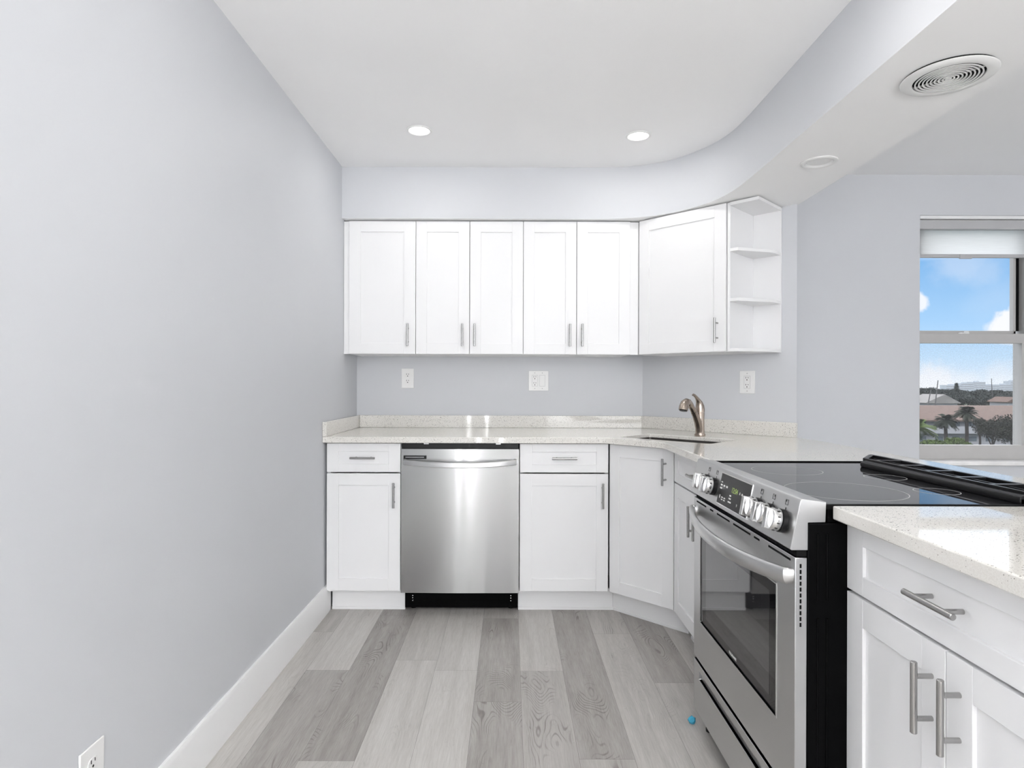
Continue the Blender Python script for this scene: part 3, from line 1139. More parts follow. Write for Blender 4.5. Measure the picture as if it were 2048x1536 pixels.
mb.prism([(0.10, 0.045), (0.115, 0.03), (dww - 0.115, 0.03), (dww - 0.10, 0.045), (dww - 0.10, 0.05), (0.10, 0.05)], 0.0835, 0.085, axis='y')
mb.build('kick_recess', 'black_enamel', dw)
for xc in (0.048, dww - 0.04):
    for zz in (0.048, 0.062, 0.074):
        MB().lathe([(0, 0.0), (0.0032, 0), (0.0025, 0.002), (0, 0.0028)], 12, Matrix.Translation((xc, 0.0849, zz)) @ Matrix.Rotation(R(90), 4, 'X')).build('screw', 'chrome_satin', dw)
    MB().cyl((xc, 0.12, 0.0), (xc, 0.12, 0.02), 0.014).build('foot', 'black_plastic', dw)

# ------------------------------------------------------------------ range
RW = 0.757
rg = thing('electric_range', 'stainless steel slide-in electric range with black glass cooktop in the peninsula', 'range', (0.64, 2.141, 0), R(-90))
MB().box(0.004, RW - 0.002, 0.029, 0.60, 0.03, 0.874).build('body', 'black_enamel', rg, 0.003)
mb = MB()   # pressed ribs on the exposed side panel
for yy, z0, z1 in ((0.052, 0.05, 0.66), (0.073, 0.05, 0.66), (0.052, 0.70, 0.85), (0.073, 0.70, 0.85), (0.32, 0.08, 0.8), (0.34, 0.08, 0.8)):
    mb.tube([(RW - 0.002, yy, z0), (RW - 0.002, yy, z1)], 0.003, 8)
mb.build('side_rib', 'black_enamel', rg)
mb = MB()   # front control housing: profile in (depth, height)
prof = [(-0.011, 0.816), (0.011, 0.922), (0.014, 0.9275), (0.020, 0.9285), (0.070, 0.9215), (0.0685, 0.876), (0.029, 0.875), (0.029, 0.813), (-0.008, 0.813)]
mb.prism(prof, 0.0, RW, axis='x')
cp = mb.build('control_panel', 'stainless_range', rg, 0.0012)
ptilt = math.atan2(0.022, 0.106)
def on_panel(lx, s, out=0.0):
    """point on the sloped panel face: s from 0 (lower edge) to 1 (upper edge)"""
    d = Vector((0, 0.022, 0.106))
    nrm = Vector((0, -0.106, 0.022)).normalized()
    return Vector((lx, -0.011, 0.816)) + d * s + nrm * out
PM = Matrix.Rotation(R(90) - ptilt, 3, 'X')        # local xy of the face -> range space; z = outward
# display
mb = MB()
c = (on_panel(0.262, 0.10) + on_panel(0.492, 0.93)) / 2
mb.obox(on_panel(0.377, 0.52, 0.0004), (0.1175, 0.0475, 0.0012), PM)
mb.build('display_bezel', 'chrome_satin', cp)
mb = MB()
mb.obox(on_panel(0.377, 0.52, 0.0012), (0.1145, 0.0445, 0.0012), PM)
disp = mb.build('display', 'black_plastic', cp)
PE = (R(90) - ptilt, 0, 0)
text('12:04', 'clock_digits', 0.022, 'clock_green', disp, on_panel(0.385, 0.60, 0.0026), PE, 0.0001)
text('A', 'display_arrow', 0.012, 'print_white', disp, on_panel(0.425, 0.60, 0.0026), PE, 0.0001)
text('V', 'display_arrow', 0.012, 'print_white', disp, on_panel(0.418, 0.27, 0.0026), PE, 0.0001)
for lx, s, hw, hh in ((0.277, 0.70, 0.006, 0.0016), (0.277, 0.62, 0.007, 0.0022), (0.277, 0.53, 0.008, 0.0022), (0.300, 0.62, 0.006, 0.0022), (0.322, 0.62, 0.006, 0.0028),
                      (0.280, 0.30, 0.003, 0.005), (0.300, 0.30, 0.006, 0.0016), (0.300, 0.24, 0.006, 0.0016), (0.320, 0.30, 0.006, 0.0016), (0.320, 0.24, 0.006, 0.0016),
                      (0.360, 0.44, 0.006, 0.0020), (0.360, 0.36, 0.008, 0.0020), (0.362, 0.27, 0.012, 0.0020), (0.442, 0.60, 0.004, 0.003)):
    MB().obox(on_panel(lx, s, 0.0024), (hw, hh, 0.0004), PM).build('button_legend', 'print_white', disp)
# knobs
def knob(lx, seed):
    base = on_panel(lx, 0.47, 0.0)
    M = Matrix.Translation(base) @ PM.to_4x4()
    k = MB().lathe([(0, 0.0), (0.027, 0.0), (0.0275, 0.003), (0.0275, 0.010), (0.026, 0.0115), (0, 0.0115)], 32, M).build('knob', 'black_plastic', cp)
    mb = MB()
    mb.lathe([(0, 0.0117), (0.0245, 0.0117), (0.0262, 0.014), (0.0258, 0.030), (0.0232, 0.034), (0, 0.0345)], 32, M)
    a = R(0 if seed % 2 else 6)
    G = PM @ Matrix.Rotation(a, 3, 'Z')
    mb.obox(base + PM @ Vector((0, 0, 0.038)), (0.0085, 0.0245, 0.0075), G)
    mb.build('knob_cap', 'chrome_satin', k, 0.002)
    mb = MB()
    for q in range(9):
        an = R(-60 + q * 32)
        p = base + PM @ Vector((math.sin(an) * 0.0262, math.cos(an) * 0.0262, 0.022))
        mb.obox(p, (0.0012, 0.0008, 0.003), PM @ Matrix.Rotation(-an, 3, 'Z'))
    mb.build('knob_marking', 'print_black', k)
    mb = MB()   # little square burner symbol above the knob
    s = 0.0065
    ic = on_panel(lx, 0.885, 0.0003)
    for dx, dy, hw, hh in ((0, s, s, 0.0005), (0, -s, s, 0.0005), (-s, 0, 0.0005, s), (s, 0, 0.0005, s), (0.003 * (1 if seed % 2 else -1), 0.003, 0.0018, 0.0018)):
        mb.obox(ic + PM @ Vector((dx, dy * 0.9, 0)), (hw, hh, 0.0003), PM)
    mb.obox(on_panel(lx, 0.745, 0.0003), (0.0014, 0.003, 0.0004), PM)
    mb.build('burner_symbol', 'print_black', cp)
for i, lx in enumerate((0.140, 0.214, 0.556, 0.628, 0.698)):
    knob(lx, i)
# gap and door
MB().box(0.006, RW - 0.006, 0.006, 0.0285, 0.797, 0.8125).build('gap_panel', 'black_gap', rg)
WX_0, WX_1, WZ_0, WZ_1 = 0.070, 0.660, 0.389, 0.706
DZ0, DZ1 = 0.252, 0.7965
mb = MB()
rad = 0.008
hole = [(WX_0, WZ_0), (WX_0, WZ_1), (WX_1, WZ_1), (WX_1, WZ_0)]
mb.prism([(0.0, DZ0), (RW, DZ0), (RW, DZ1), (0.0, DZ1)], 0.0, 0.027, holes=[hole], axis='y')
od = mb.build('oven_door', 'stainless_range', rg, 0.0015)
MB().box(WX_0 - 0.004, WX_1 + 0.004, 0.0030, 0.024, WZ_0 - 0.004, WZ_1 + 0.004).build('window_glass', 'oven_glass_border', od)
MB().box(WX_0 + 0.05, WX_1 - 0.045, 0.0026, 0.0032, WZ_0 + 0.028, WZ_1 - 0.03).build('window_pane', 'oven_glass', od)
mb = MB()
t_ = 0.0035
for a, b, c_, d in ((WX_0 - t_, WX_0, WZ_0 - t_, WZ_1 + t_), (WX_1, WX_1 + t_, WZ_0 - t_, WZ_1 + t_), (WX_0, WX_1, WZ_0 - t_, WZ_0), (WX_0, WX_1, WZ_1, WZ_1 + t_)):
    mb.box(a, b, -0.0012, 0.003, c_, d)
mb.build('window_trim', 'stainless_light', od)
text('FRIGIDAIRE', 'brand_lettering', 0.0115, 'print_white', od, ((WX_0 + WX_1) / 2 + 0.0, 0.0024, WZ_0 + 0.0145), (R(90), 0, 0), 0.0002)
mb = MB()
for a, b in ((0.03, 0.13), (0.17, 0.20), (0.235, 0.345), (0.375, 0.50), (0.525, 0.56), (0.615, 0.735)):
    mb.box(a, b, -0.0006, 0.004, 0.7835, 0.7885)
mb.build('door_vent_slot', 'black_gap', od)
mb = MB()
for k in range(11):
    z = 0.778 - k * 0.0132
    mb.box(RW - 0.002, RW + 0.0006, 0.0105, 0.0145, z - 0.0045, z + 0.0045)
mb.build('side_vent_slot', 'black_gap', od)
# bowed handle
mb = MB()
N = 30
pts, rds = [(0.0165, 0.003, 0.752), (0.0168, -0.006, 0.752)], [0.0190, 0.0190]
for k in range(N + 1):
    s = k / N
    b = 1 - abs(2 * s - 1) ** 2.2
    pts.append((0.018 + (RW - 0.034) * s, -0.013 - 0.045 * b, 0.752 - 0.014 * b))
    rds.append(0.0195 + 0.002 * b)
pts += [(RW - 0.0148, -0.006, 0.752), (RW - 0.0145, 0.003, 0.752)]
rds += [0.0190, 0.0190]
mb.tube(pts, rds, 18, flat=(0.52, 1.0), up=(0, 0, 1))
mb.build('door_handle', 'stainless_light', od)
# storage drawer with a slotted grip
SZ0, SZ1 = 0.072, 0.240
mb = MB()
mb.prism([(0.0, SZ0), (RW, SZ0), (RW, SZ1), (0.0, SZ1)], 0.0, 0.026, holes=[[(0.055, 0.188), (0.055, 0.216), (RW - 0.055, 0.216), (RW - 0.055, 0.188)]], axis='y')
sd = mb.build('storage_drawer', 'stainless_range', rg, 0.0015)
mb = MB()
mb.prism([(0.010, 0.186), (0.013, 0.218), (0.020, 0.218), (0.020, 0.186)], 0.05, RW - 0.05, axis='x')
mb.build('grip_recess', 'stainless_range', sd)
MB().box(0.008, RW - 0.008, 0.012, 0.0285, 0.2405, 0.2515).build('drawer_gap', 'black_gap', rg)
MB().box(0.01, RW - 0.01, 0.045, 0.06, 0.012, 0.03).build('base_skirt', 'black_gap', rg)
for lx, ly in ((0.03, 0.05), (RW - 0.03, 0.05), (0.03, 0.56), (RW - 0.03, 0.56)):
    MB().lathe([(0, 0), (0.017, 0), (0.017, 0.008), (0.008, 0.01), (0.008, 0.031), (0, 0.031)], 16, Matrix.Translation((lx, ly, 0))).build('leg', 'black_plastic', rg)
# cooktop
MB().box(0.001, RW - 0.001, 0.0705, 0.6205, 0.9045, 0.9150).box(0.001, 0.007, 0.0705, 0.59, 0.915, 0.9205).build('cooktop_rim', 'black_gap', rg)
ck = MB().box(0.013, RW - 0.003, 0.0712, 0.612, 0.908, 0.9168).build('cooktop_glass', 'black_glass', rg, 0.001)
MB().box(0.006, RW - 0.006, 0.075, 0.58, 0.8755, 0.9044).build('cooktop_base', 'black_enamel', rg)
def burner(X, Y, r, name='burner_ring'):
    M = Matrix.Translation((2.141 - Y, X - 0.64, 0.91685))
    MB().lathe([(r - 0.0010, 0), (r + 0.0010, 0), (r + 0.0010, 0.0002), (r - 0.0010, 0.0002)], 72, M, closed=True).build(name, 'ring_grey', ck)
burner(0.845, 1.56, 0.139)
burner(0.865, 1.93, 0.102)
burner(1.088, 1.79, 0.054)
burner(1.075, 1.555, 0.050)
# rear vent trim: bevelled ends, six slots
VZ = 0.9169
prof = [(0.506, VZ), (0.503, 0.925), (0.505, 0.9325), (0.514, 0.937), (0.524, 0.938), (0.524, VZ)]
mb = MB()
mb.prism(prof, 0.125, RW, axis='x')
mb.box(0.0, RW, 0.606, 0.618, VZ, 0.944)
mb.prism([(0.105, 0.524), (0.098, 0.533), (RW, 0.533), (RW, 0.524)], VZ, 0.944)
mb.prism([(0.0, 0.606), (0.105, 0.524), (0.125, 0.530), (0.022, 0.608)], VZ, 0.9439)
mb.box(RW - 0.014, RW, 0.532, 0.607, VZ, 0.9439)
mb.prism([(0.105, 0.526), (0.125, 0.506), (RW, 0.506), (RW, 0.526)], VZ, 0.930)
mb.prism([(0.012, 0.610), (0.11, 0.530), (RW, 0.530), (RW, 0.610)], VZ, 0.924)
n_s = 6
step = (RW - 0.055) / n_s
for k in range(1, n_s):
    x = 0.05 + k * step
    mb.box(x - 0.008, x + 0.008, 0.532, 0.607, VZ, 0.9438)
vt = mb.build('rear_vent_grille', 'black_plastic', rg, 0.0015)
mb = MB()
for k in range(n_s):
    xa = 0.05 + k * step + 0.008
    xb = xa + step - 0.016
    xa, xb = max(xa, 0.09), min(xb, RW - 0.012)
    mb.box(xa, xb, 0.5665, 0.570, 0.924, 0.940)
mb.build('vent_louvre', 'black_plastic', vt)


# bit of blue film left on the floor under the front corner of the range
mb = MB()
rnd = random.Random(3)
mb.lathe([(0, 0.0), (0.009, 0.0), (0.012, 0.007), (0.010, 0.015), (0.006, 0.020), (0, 0.022)], 11, smooth=False)
for v_ in mb.bm.verts:
    if v_.co.z > 0.001:
        v_.co += Vector((rnd.uniform(-.004, .004), rnd.uniform(-.004, .004), rnd.uniform(-.003, .004)))
bf = mb.build('blue_film_scrap', 'blue_film')
bf.location = (0.640, 2.160, 0.0003)
tag(bf, 'small crumpled scrap of blue film on the floor at the foot of the range', 'scrap')


# ------------------------------------------------------------------ outlets and switches
def slots(parent, x, z, y=-0.0062, s=1.0):
    mb = MB()
    mb.box(x - 0.0075 * s, x - 0.0050 * s, y - 0.0006, y + 0.001, z + 0.000, z + 0.0085 * s)
    mb.box(x + 0.0050 * s, x + 0.0075 * s, y - 0.0006, y + 0.001, z + 0.001, z + 0.0080 * s)
    mb.lathe([(0, 0), (0.0030 * s, 0), (0.0030 * s, 0.0016), (0, 0.0016)], 12, Matrix.Translation((x, y - 0.0006 + 0.0016, z - 0.0075 * s)) @ Matrix.Rotation(R(90), 4, 'X'))
    return mb.build('socket_slots', 'dark_slot', parent)
def plate(parent, w, h, holes=()):
    mb = MB()
    mb.box(-w / 2, w / 2, -0.005, -0.0003, -h / 2, h / 2)
    return mb.build('cover_plate', 'plastic_white', parent, 0.002)
def duplex(parent, x=0.0):
    for s in (1, -1):
        z = 0.0195 * s
        pts = [(x + 0.0165 * math.cos(R(a)), z + max(-0.0135, min(0.0135, 0.0165 * math.sin(R(a))))) for a in range(0, 360, 12)]
        r = MB().prism(pts, -0.0064, -0.0045, axis='y').build('receptacle', 'plastic_white', parent, 0.0008)
        slots(r, x, z + 0.002)
    MB().lathe([(0, 0.0), (0.003, 0), (0.0028, 0.0012), (0, 0.0014)], 12, Matrix.Translation((x, -0.005, 0)) @ Matrix.Rotation(R(90), 4, 'X')).build('screw', 'plastic_white', parent)
def decora_frame(parent, x):
    mb = MB()
    mb.prism([(x - 0.0178, -0.0345), (x + 0.0178, -0.0345), (x + 0.0178, 0.0345), (x - 0.0178, 0.0345)], -0.0052, -0.0046, axis='y',
             holes=[[(x - 0.0166, -0.0333), (x - 0.0166, 0.0333), (x + 0.0166, 0.0333), (x + 0.0166, -0.0333)]])
    mb.build('seam', 'ring_grey', parent)
    for s in (1, -1):
        MB().lathe([(0, 0.0), (0.0028, 0), (0.0026, 0.0010), (0, 0.0012)], 12, Matrix.Translation((x, -0.005, s * 0.048)) @ Matrix.Rotation(R(90), 4, 'X')).build('screw', 'ring_grey', parent)
def decora_outlet(parent, x=0.0):
    decora_frame(parent, x)
    r = MB().box(x - 0.0164, x + 0.0164, -0.0066, -0.0045, -0.0331, 0.0331).build('receptacle', 'plastic_white', parent, 0.0008)
    for s in (1, -1):
        slots(r, x, s * 0.019 + 0.001, -0.0066)
def outlet(name, label, loc, rz, w, h, group='wall outlets'):
    t = thing(name, label, 'outlet', loc, rz, group)
    plate(t, w, h)
    return t
o = outlet('wall_outlet', 'white duplex outlet on the back wall above the dishwasher', (wx(815.5, 3.83), YB - 0.0002, wz(757.3, 3.83)), 0, 0.076, 0.121)
duplex(o)
o = outlet('outlet_switch_plate', 'double white plate with an outlet and a rocker switch on the back wall', (wx(1077, 3.83), YB - 0.0002, wz(761.3, 3.83)), 0, 0.123, 0.123)
decora_outlet(o, -0.023)
decora_frame(o, 0.023)
MB().prism([(-0.0052, -0.0331), (-0.0092, -0.0331), (-0.0062, 0.0), (-0.0068, 0.0331), (-0.0045, 0.0331)], 0.0066, 0.0394, axis='x').build('rocker', 'plastic_white', o, 0.0008)
yy = 4.652 / (1 + (1495 - VPX) / F_PX)
pos = Vector((4.652 - yy, yy)) + n2 * 0.0003
o = outlet('wall_outlet', 'white rectangular-socket outlet on the diagonal wall right of the faucet', (pos.x, pos.y, wz(763, yy)), A45, 0.085, 0.123)
decora_outlet(o)
o = outlet('wall_outlet', 'white duplex outlet low on the left wall near the baseboard', (XL + 0.0002, 1.4015, 0.3005), R(90), 0.082, 0.122)
duplex(o)


# ------------------------------------------------------------------ ceiling fittings
def downlight(x, y, z, label, lit, r=0.062, watt=LAMP_W, group='recessed ceiling downlights'):
    t = thing('recessed_downlight', label, 'ceiling light', (x, y, z), 0, group)
    MB().lathe([(r, 0.0), (r, -0.003), (r - 0.004, -0.006), (r - 0.011, -0.0045), (r - 0.012, -0.0005), (r - 0.012, 0.0)], 48, closed=True).build('trim_ring', 'plastic_white', t)
    MB().lathe([(0, -0.0018), (r - 0.0122, -0.0018), (r - 0.0122, -0.0004), (0, -0.0004)], 48).build('lens', 'lens_lit' if lit else 'plastic_white', t)
    if lit:
        area('downlight_lamp', (0, 0, -0.008), (0, 0, 0), 0.09, 0.09, watt, (1, 0.985, 0.96), 'DISK', t)
    return t
def cz(px, py, z):
    d = (z - CAM_Z) * F_PX / (VPY - py)
    return (px - VPX) * d / F_PX, d
x, y = cz(837, 261, CEIL)
downlight(x, y, CEIL - 0.0003, 'lit recessed downlight in the ceiling, the left one of the pair', True)
x, y = cz(1275, 270.5, CEIL)
downlight(x, y, CEIL - 0.0003, 'lit recessed downlight in the ceiling near the curved soffit', True)
# unseen rows: first read from cabinet shadow, the rest added to brighten the room
for x, y in ((-0.37, 1.50), (0.62, 1.50), (-0.30, -0.6), (0.60, -0.6), (-0.33, -2.6), (0.6, -2.6)):
    downlight(x, y, CEIL - 0.0003, 'unseen lit recessed downlight further back in the ceiling, towards the rear of the room', True, watt=(1.0 if x < 0 else 3.2) if y > 0 else 3.0)
x, y = cz(1637, 321.5, BULK)
t = thing('recessed_downlight', 'unlit white recessed downlight in the underside of the soffit', 'ceiling light', (x, y, BULK - 0.0003), 0, 'recessed ceiling downlights')
MB().lathe([(0.071, 0.0), (0.071, -0.004), (0.066, -0.007), (0.058, -0.0075), (0.0545, -0.006), (0.0545, 0.0)], 48, closed=True).build('trim_ring', 'plastic_white', t)
MB().lathe([(0.0540, -0.0062), (0.046, -0.0012), (0.046, -0.0003), (0.0540, -0.0003)], 48, closed=True).build('baffle', 'trim_white', t)
MB().lathe([(0, -0.0016), (0.0455, -0.0010), (0.0455, -0.0003), (0, -0.0003)], 48).build('lens', 'plastic_white', t)
# round exhaust grille
x, y = cz(1895, 147, BULK)
t = thing('exhaust_fan_grille', 'large round white exhaust grille with concentric slots in the soffit', 'vent', (x, y, BULK - 0.0003))
t.scale = (0.81, 0.81, 0.81)
MB().lathe([(0.146, 0.0), (0.146, -0.006), (0, -0.006), (0, 0.0)], 64).build('backing', 'black_gap', t)
rin = 0.1135
MB().lathe([(0.1515, -0.0065), (0.1535, -0.0085), (0.150, -0.0120), (rin + 0.006, -0.0165), (rin, -0.0150), (rin, -0.0065)], 72, closed=True).build('flange', 'plastic_white', t)
for k in range(8):
    ro = 0.1065 - k * 0.0122
    MB().lathe([(ro, -0.0160), (ro - 0.0050, -0.0160), (ro - 0.0054, -0.0125), (ro - 0.0004, -0.0125)], 64, closed=True).build('slat_ring', 'plastic_white', t)
MB().lathe([(0, -0.0160), (0.0105, -0.0160), (0.0110, -0.010), (0, -0.010)], 32).build('hub', 'plastic_white', t)
mb = MB()
for k in range(4):
    a = R(40 + 90 * k)
    mb.obox((math.cos(a) * 0.06, math.sin(a) * 0.06, -0.0095), (0.052, 0.0012, 0.0028), Matrix.Rotation(a, 3, 'Z'))
mb.build('spoke', 'plastic_white', t)


# ------------------------------------------------------------------ the view outside
GZ = -11.7
def at(px, py, d):
    return Vector((wx(px, d), d, wz(py, d)))
gr = MB().box(-300, 1500, 12, 1600, GZ - 0.5, GZ).build('ground', 'lawn')
struct(gr)

ab = thing('apartment_building', 'long two-storey white apartment building with a brown tiled roof', 'building', (70, 130, GZ))
BL = 62.0
HE = wz(837, 130) - GZ
mb = MB()
mb.box(0, BL, 0, 10, 0, HE)
mb.build('wall', 'stucco', ab)
rz1 = wz(808, 138) - GZ
MB().prism([(-1.4, HE), (-1.4, HE - 0.25), (11.4, HE - 0.25), (11.4, HE), (8.0, rz1), (7.0, rz1)], -1.0, BL + 1, axis='x').build('roof', 'roof_tile', ab)
mb = MB()
zb = wz(862, 129) - GZ
zt_ = wz(850, 129) - GZ
mb.box(0, BL, -1.4, 0, zb - 0.25, zb)
mb.box(0, BL, -1.4, -1.2, zb, zt_)
mb.build('balcony', 'stucco', ab)
for k in range(17):
    x = 1.5 + k * 3.55
    MB().box(x, x + 1.9, -0.06, 0.0, zb + 1.0, HE - 0.4).build('window', 'ext_glass', ab)
    MB().box(x + 0.3, x + 1.9, -0.06, 0.0, 1.1, 2.1).build('window', 'ext_glass', ab)
    if k % 3 == 0:
        MB().box(x + 2.3, x + 3.1, -0.05, 0.0, 0, 2.1).build('door', 'roof_pale', ab)

def leaf_cloud(mb, c, rx, rz, n, size, rnd, shell=0.45, mi=0):
    for _ in range(n):
        v = Vector((rnd.gauss(0, 1), rnd.gauss(0, 1), rnd.gauss(0, 1))).normalized() * (shell + (1 - shell) * rnd.random())
        nz = 1 + 0.28 * mnoise.noise(Vector((v.x * 2 + c[0], v.y * 2 + c[1], v.z * 2)))
        p = Vector((c[0] + v.x * rx * nz, c[1] + v.y * rx * nz, c[2] + v.z * rz * nz))
        a = Vector((rnd.gauss(0, 1), rnd.gauss(0, 1), rnd.gauss(0, 1))).normalized() * size
        b = a.cross(Vector((rnd.gauss(0, 1), rnd.gauss(0, 1), rnd.gauss(0, 1)))).normalized() * size * 0.6
        mb.bm.faces.new([mb.bm.verts.new(p + q) for q in (-a, b, a, -b)]).material_index = mi
    return mb

def tree(px, py_top, py_bot, d, wpx, label, leaf, seed, n=700, name='leafy_tree', group='trees beyond the window', cat='tree'):
    rnd = random.Random(seed)
    base = at(px, VPY, d)
    zt = wz(py_top, d) - GZ
    zb = max(wz(py_bot, d) - GZ, 0.8)
    t = thing(name, label, cat, (base.x, base.y, GZ), 0, group)
    rx = wpx * d / F_PX / 2
    mb = MB()
    cz_, rz = (zt + zb) / 2, (zt - zb) / 2
    for k in range(6):
        c = (rnd.uniform(-.5, .5) * rx, rnd.uniform(-.4, .4) * rx, cz_ + rnd.uniform(-.45, .35) * rz)
        leaf_cloud(mb, c, rx * 0.55, rz * 0.6, n * 5 // 12, max(0.16, 0.00115 * d), rnd)
    mb.build('foliage', leaf, t)
    mb = MB()
    tr = max(0.18, rx * 0.05)
    mb.tube([(0, 0, 0), (rx * .03, 0, zb * .6), (-rx * .02, 0, cz_)], [tr * 1.3, tr, tr * .6], 8)
    for k in range(3):
        a = k * 2.1 + seed
        mb.tube([(0, 0, zb * 0.7), (math.cos(a) * rx * .4, math.sin(a) * rx * .4, cz_)], [tr * .7, tr * .3], 6)
    mb.build('trunk', 'bark', t)
    return t

def palm(px, py_c, d, crown_px, label, seed, leaf='leaf_palm', fronds=60, base_z=GZ, droop=0.55):
    rnd = random.Random(seed)
    base = at(px, VPY, d)
    h = wz(py_c, d) - base_z
    t = thing('palm_tree', label, 'tree', (base.x, base.y, base_z), 0, 'palms beyond the window')
    tr = 0.0026 * d
    MB().tube([(0, 0, 0), (0.1, 0, h * .5), (0, 0, h * 0.98)], [tr * 1.15, tr, tr * .9], 8).build('trunk', 'bark', t)
    mb = MB()
    L = crown_px * d / F_PX / 2
    for k in range(fronds):
        a = rnd.uniform(0, 2 * math.pi)
        el = rnd.uniform(-0.5, 1.2)
        pts = []
        for s in range(6):
            q = s / 5
            r = L * q
            pts.append(Vector((math.cos(a) * r * math.cos(el), math.sin(a) * r * math.cos(el), h + math.sin(el) * r - droop * L * q * q * 0.7)))
        side = Vector((-math.sin(a), math.cos(a), 0))
        for p, q in zip(pts, pts[1:]):
            for sgn in (1, -1):
                for f in (0.15, 0.5, 0.85):
                    m_ = p.lerp(q, f)
                    tip = m_ + side * sgn * L * 0.22 + (q - p).normalized() * L * 0.12 + Vector((0, 0, -0.09 * L))
                    w_ = (q - p).normalized() * L * 0.05
                    mb.bm.faces.new([mb.bm.verts.new(x_) for x_ in (m_ - w_, m_ + w_, tip)])
    mb.build('fronds', leaf, t)
    return t

palm(1891, 838, 118, 46, 'palm tree with a round dark crown left in front of the apartment building', 4)
palm(1933, 822, 116, 44, 'taller palm tree standing in the middle before the apartment building', 5)
tree(1985, 826, 882, 108, 78, 'broad dark tree in front of the right part of the apartment building', 'leaf_dark', 21, 1500)
tree(2026, 822, 884, 104, 64, 'dense dark tree at the right edge of the window view', 'leaf_dark', 22, 1400)
tree(1960, 832, 858, 112, 34, 'small dark tree beside the taller palm trunk', 'leaf_dark', 23, 500)
palm(1836, 852, 46, 66, 'bright green palm with arching fronds low at the left window edge', 8, 'leaf_bright', 40)
tree(1915, 872, 892, 90, 70, 'low bright green shrub below the palms at the window bottom', 'leaf_bright', 24, 700, 'garden_shrub', 'shrubs outside', 'shrub')
tree(1866, 876, 893, 84, 48, 'low green shrub beside the bright palm at the window bottom', 'leaf_bright', 25, 500, 'garden_shrub', 'shrubs outside', 'shrub')
# house behind the apartment building
hs = thing('gabled_house', 'pale gabled house among the trees behind the apartment building', 'house', (at(1853, 0, 190).x, 190, GZ))
hw_ = (1912 - 1850) * 190 / F_PX
eave, ridge = wz(803, 190) - GZ, wz(786, 190) - GZ
MB().box(0, hw_, 0, 9, 0, eave).build('wall', 'stucco', hs)
MB().prism([(-0.6, eave - .2), (hw_ + 0.6, eave - .2), (hw_ + .6, eave), (hw_ * 0.55, ridge), (-.6, eave)], -0.6, 9.6, axis='y').build('roof', 'roof_pale', hs)
hs = thing('gabled_house', 'small low house with a reddish roof at the right among the trees', 'house', (at(2015, 0, 215).x, 215, GZ))
hw_ = 30 * 215 / F_PX
eave, ridge = wz(801, 215) - GZ, wz(791, 215) - GZ
MB().box(0, hw_, 0, 8, 0, eave).build('wall', 'stucco', hs)
MB().prism([(-0.6, eave - .2), (hw_ + 0.6, eave - .2), (hw_ + .6, eave), (hw_ * 0.5, ridge), (-.6, eave)], -0.6, 8.6, axis='y').build('roof', 'roof_tile', hs)
# band of trees towards the horizon
k = 0
for d, pxs, top, bot, wp in ((235, (1842, 1868, 1893, 1917, 1941, 1966, 1990, 2014, 2040), 783, 812, 34), (300, (1830, 1852, 1876, 1900, 1925, 1949, 1975, 1998, 2022, 2046), 776, 800, 32),
                             (420, (1836, 1860, 1884, 1908, 1932, 1957, 1982, 2006, 2032), 772.5, 790, 34)):
    for px in pxs:
        rnd = random.Random(k * 7 + 1)
        tree(px + rnd.uniform(-4, 4), top + rnd.uniform(-2.0, 4), bot, d, wp * rnd.uniform(.85, 1.25),
             'grey green tree in the wooded band between the roofs and the horizon', 'leaf_grey', 100 + k, 420, group='trees of the wooded band')
        k += 1
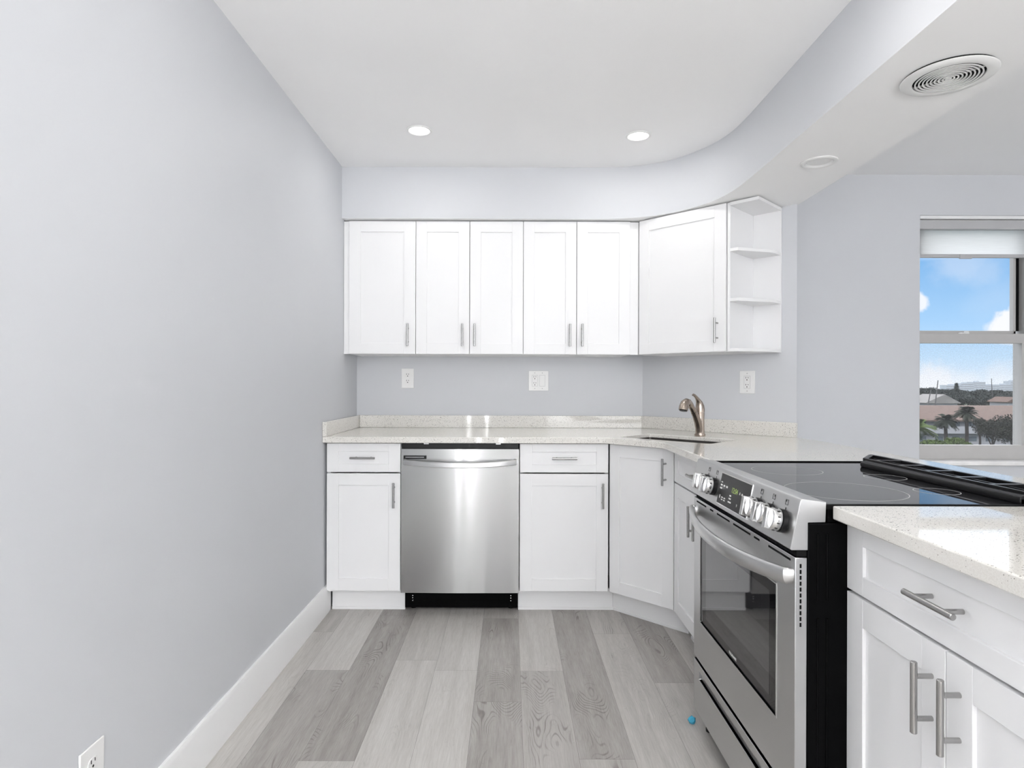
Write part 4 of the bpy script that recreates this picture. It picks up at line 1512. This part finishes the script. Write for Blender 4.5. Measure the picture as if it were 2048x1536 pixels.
# conifer on the skyline
base = at(1913, VPY, 330)
cf = thing('conifer_tree', 'lone pointed conifer rising above the treeline on the skyline', 'tree', (base.x, base.y, GZ))
mb = MB()
rnd = random.Random(9)
ht = wz(763, 330) - GZ
for i in range(700):
    s = rnd.random()
    z = ht * (0.45 + 0.55 * s)
    r = 2.6 * (1 - s) * rnd.random() ** .5 + 0.1
    a = rnd.uniform(0, 6.28)
    p = Vector((math.cos(a) * r, math.sin(a) * r, z))
    u = Vector((math.cos(a), math.sin(a), -0.3)) * 0.9
    w_ = Vector((-math.sin(a), math.cos(a), 0)) * 0.35
    mb.bm.faces.new([mb.bm.verts.new(p + q) for q in (-w_, u, w_)])
mb.build('foliage', 'leaf_grey', cf)
MB().tube([(0, 0, 0), (0, 0, ht * .98)], [0.35, 0.05], 6).build('trunk', 'bark', cf)
# boat masts
for (pa, pb, d, lab) in (((1876, 758), (1870, 812), 180, 'tall sailboat mast leaning slightly at the left of the window view'), ((1862, 776), (1855, 812), 176, 'shorter boat mast left of the tall leaning mast'), ((1983, 754), (1985, 800), 260, 'thin mast standing above the treeline at the right')):
    a, b = at(*pa, d), at(*pb, d)
    b2_ = a + (b - a) * ((a.z - GZ) / (a.z - b.z))
    m_ = MB().tube([(0, 0, 0), tuple(a - b2_)], [0.22, 0.12], 8).build('boat_mast', 'mast_alloy')
    m_.location = b2_
    tag(m_, lab, 'mast')
# far skyline
k = 0
for x0_, x1_, top, lab in ((1893, 1926, 767.5, 'low pale building on the hazy skyline left of the block'), (1922, 1948, 763.5, 'pale middle-height building beside the skyline block'), (1947, 1971, 761, 'pale hotel block in the middle of the hazy skyline'),
                           (1968, 2000, 767, 'long low pale building right of the skyline block'), (1998, 2026, 766, 'pale slab building on the skyline before the right towers'), (2021, 2034, 759, 'pale tower at the right of the hazy skyline'), (2032, 2050, 757, 'tallest pale tower at the far right of the skyline')):
    d = 900 + 12 * k
    a = at(x0_, top, d)
    w_ = (x1_ - x0_) * d / F_PX
    h_ = a.z - GZ
    t = thing('skyline_building', lab, 'building', (a.x, d, GZ), 0, 'skyline buildings')
    MB().box(0, w_, 0, 14, 0, h_).build('tower', 'tower_pale', t)
    MB().box(w_ * .3, w_ * .6, 3, 8, h_, h_ + 1.4).build('roof_housing', 'tower_pale', t)
    mb = MB()
    for r_ in range(3):
        mb.box(0.4, w_ - .4, -0.1, 0, h_ - 2.4 - r_ * 3.2, h_ - 1.2 - r_ * 3.2)
    mb.build('window_band', 'stucco', t)
    k += 1
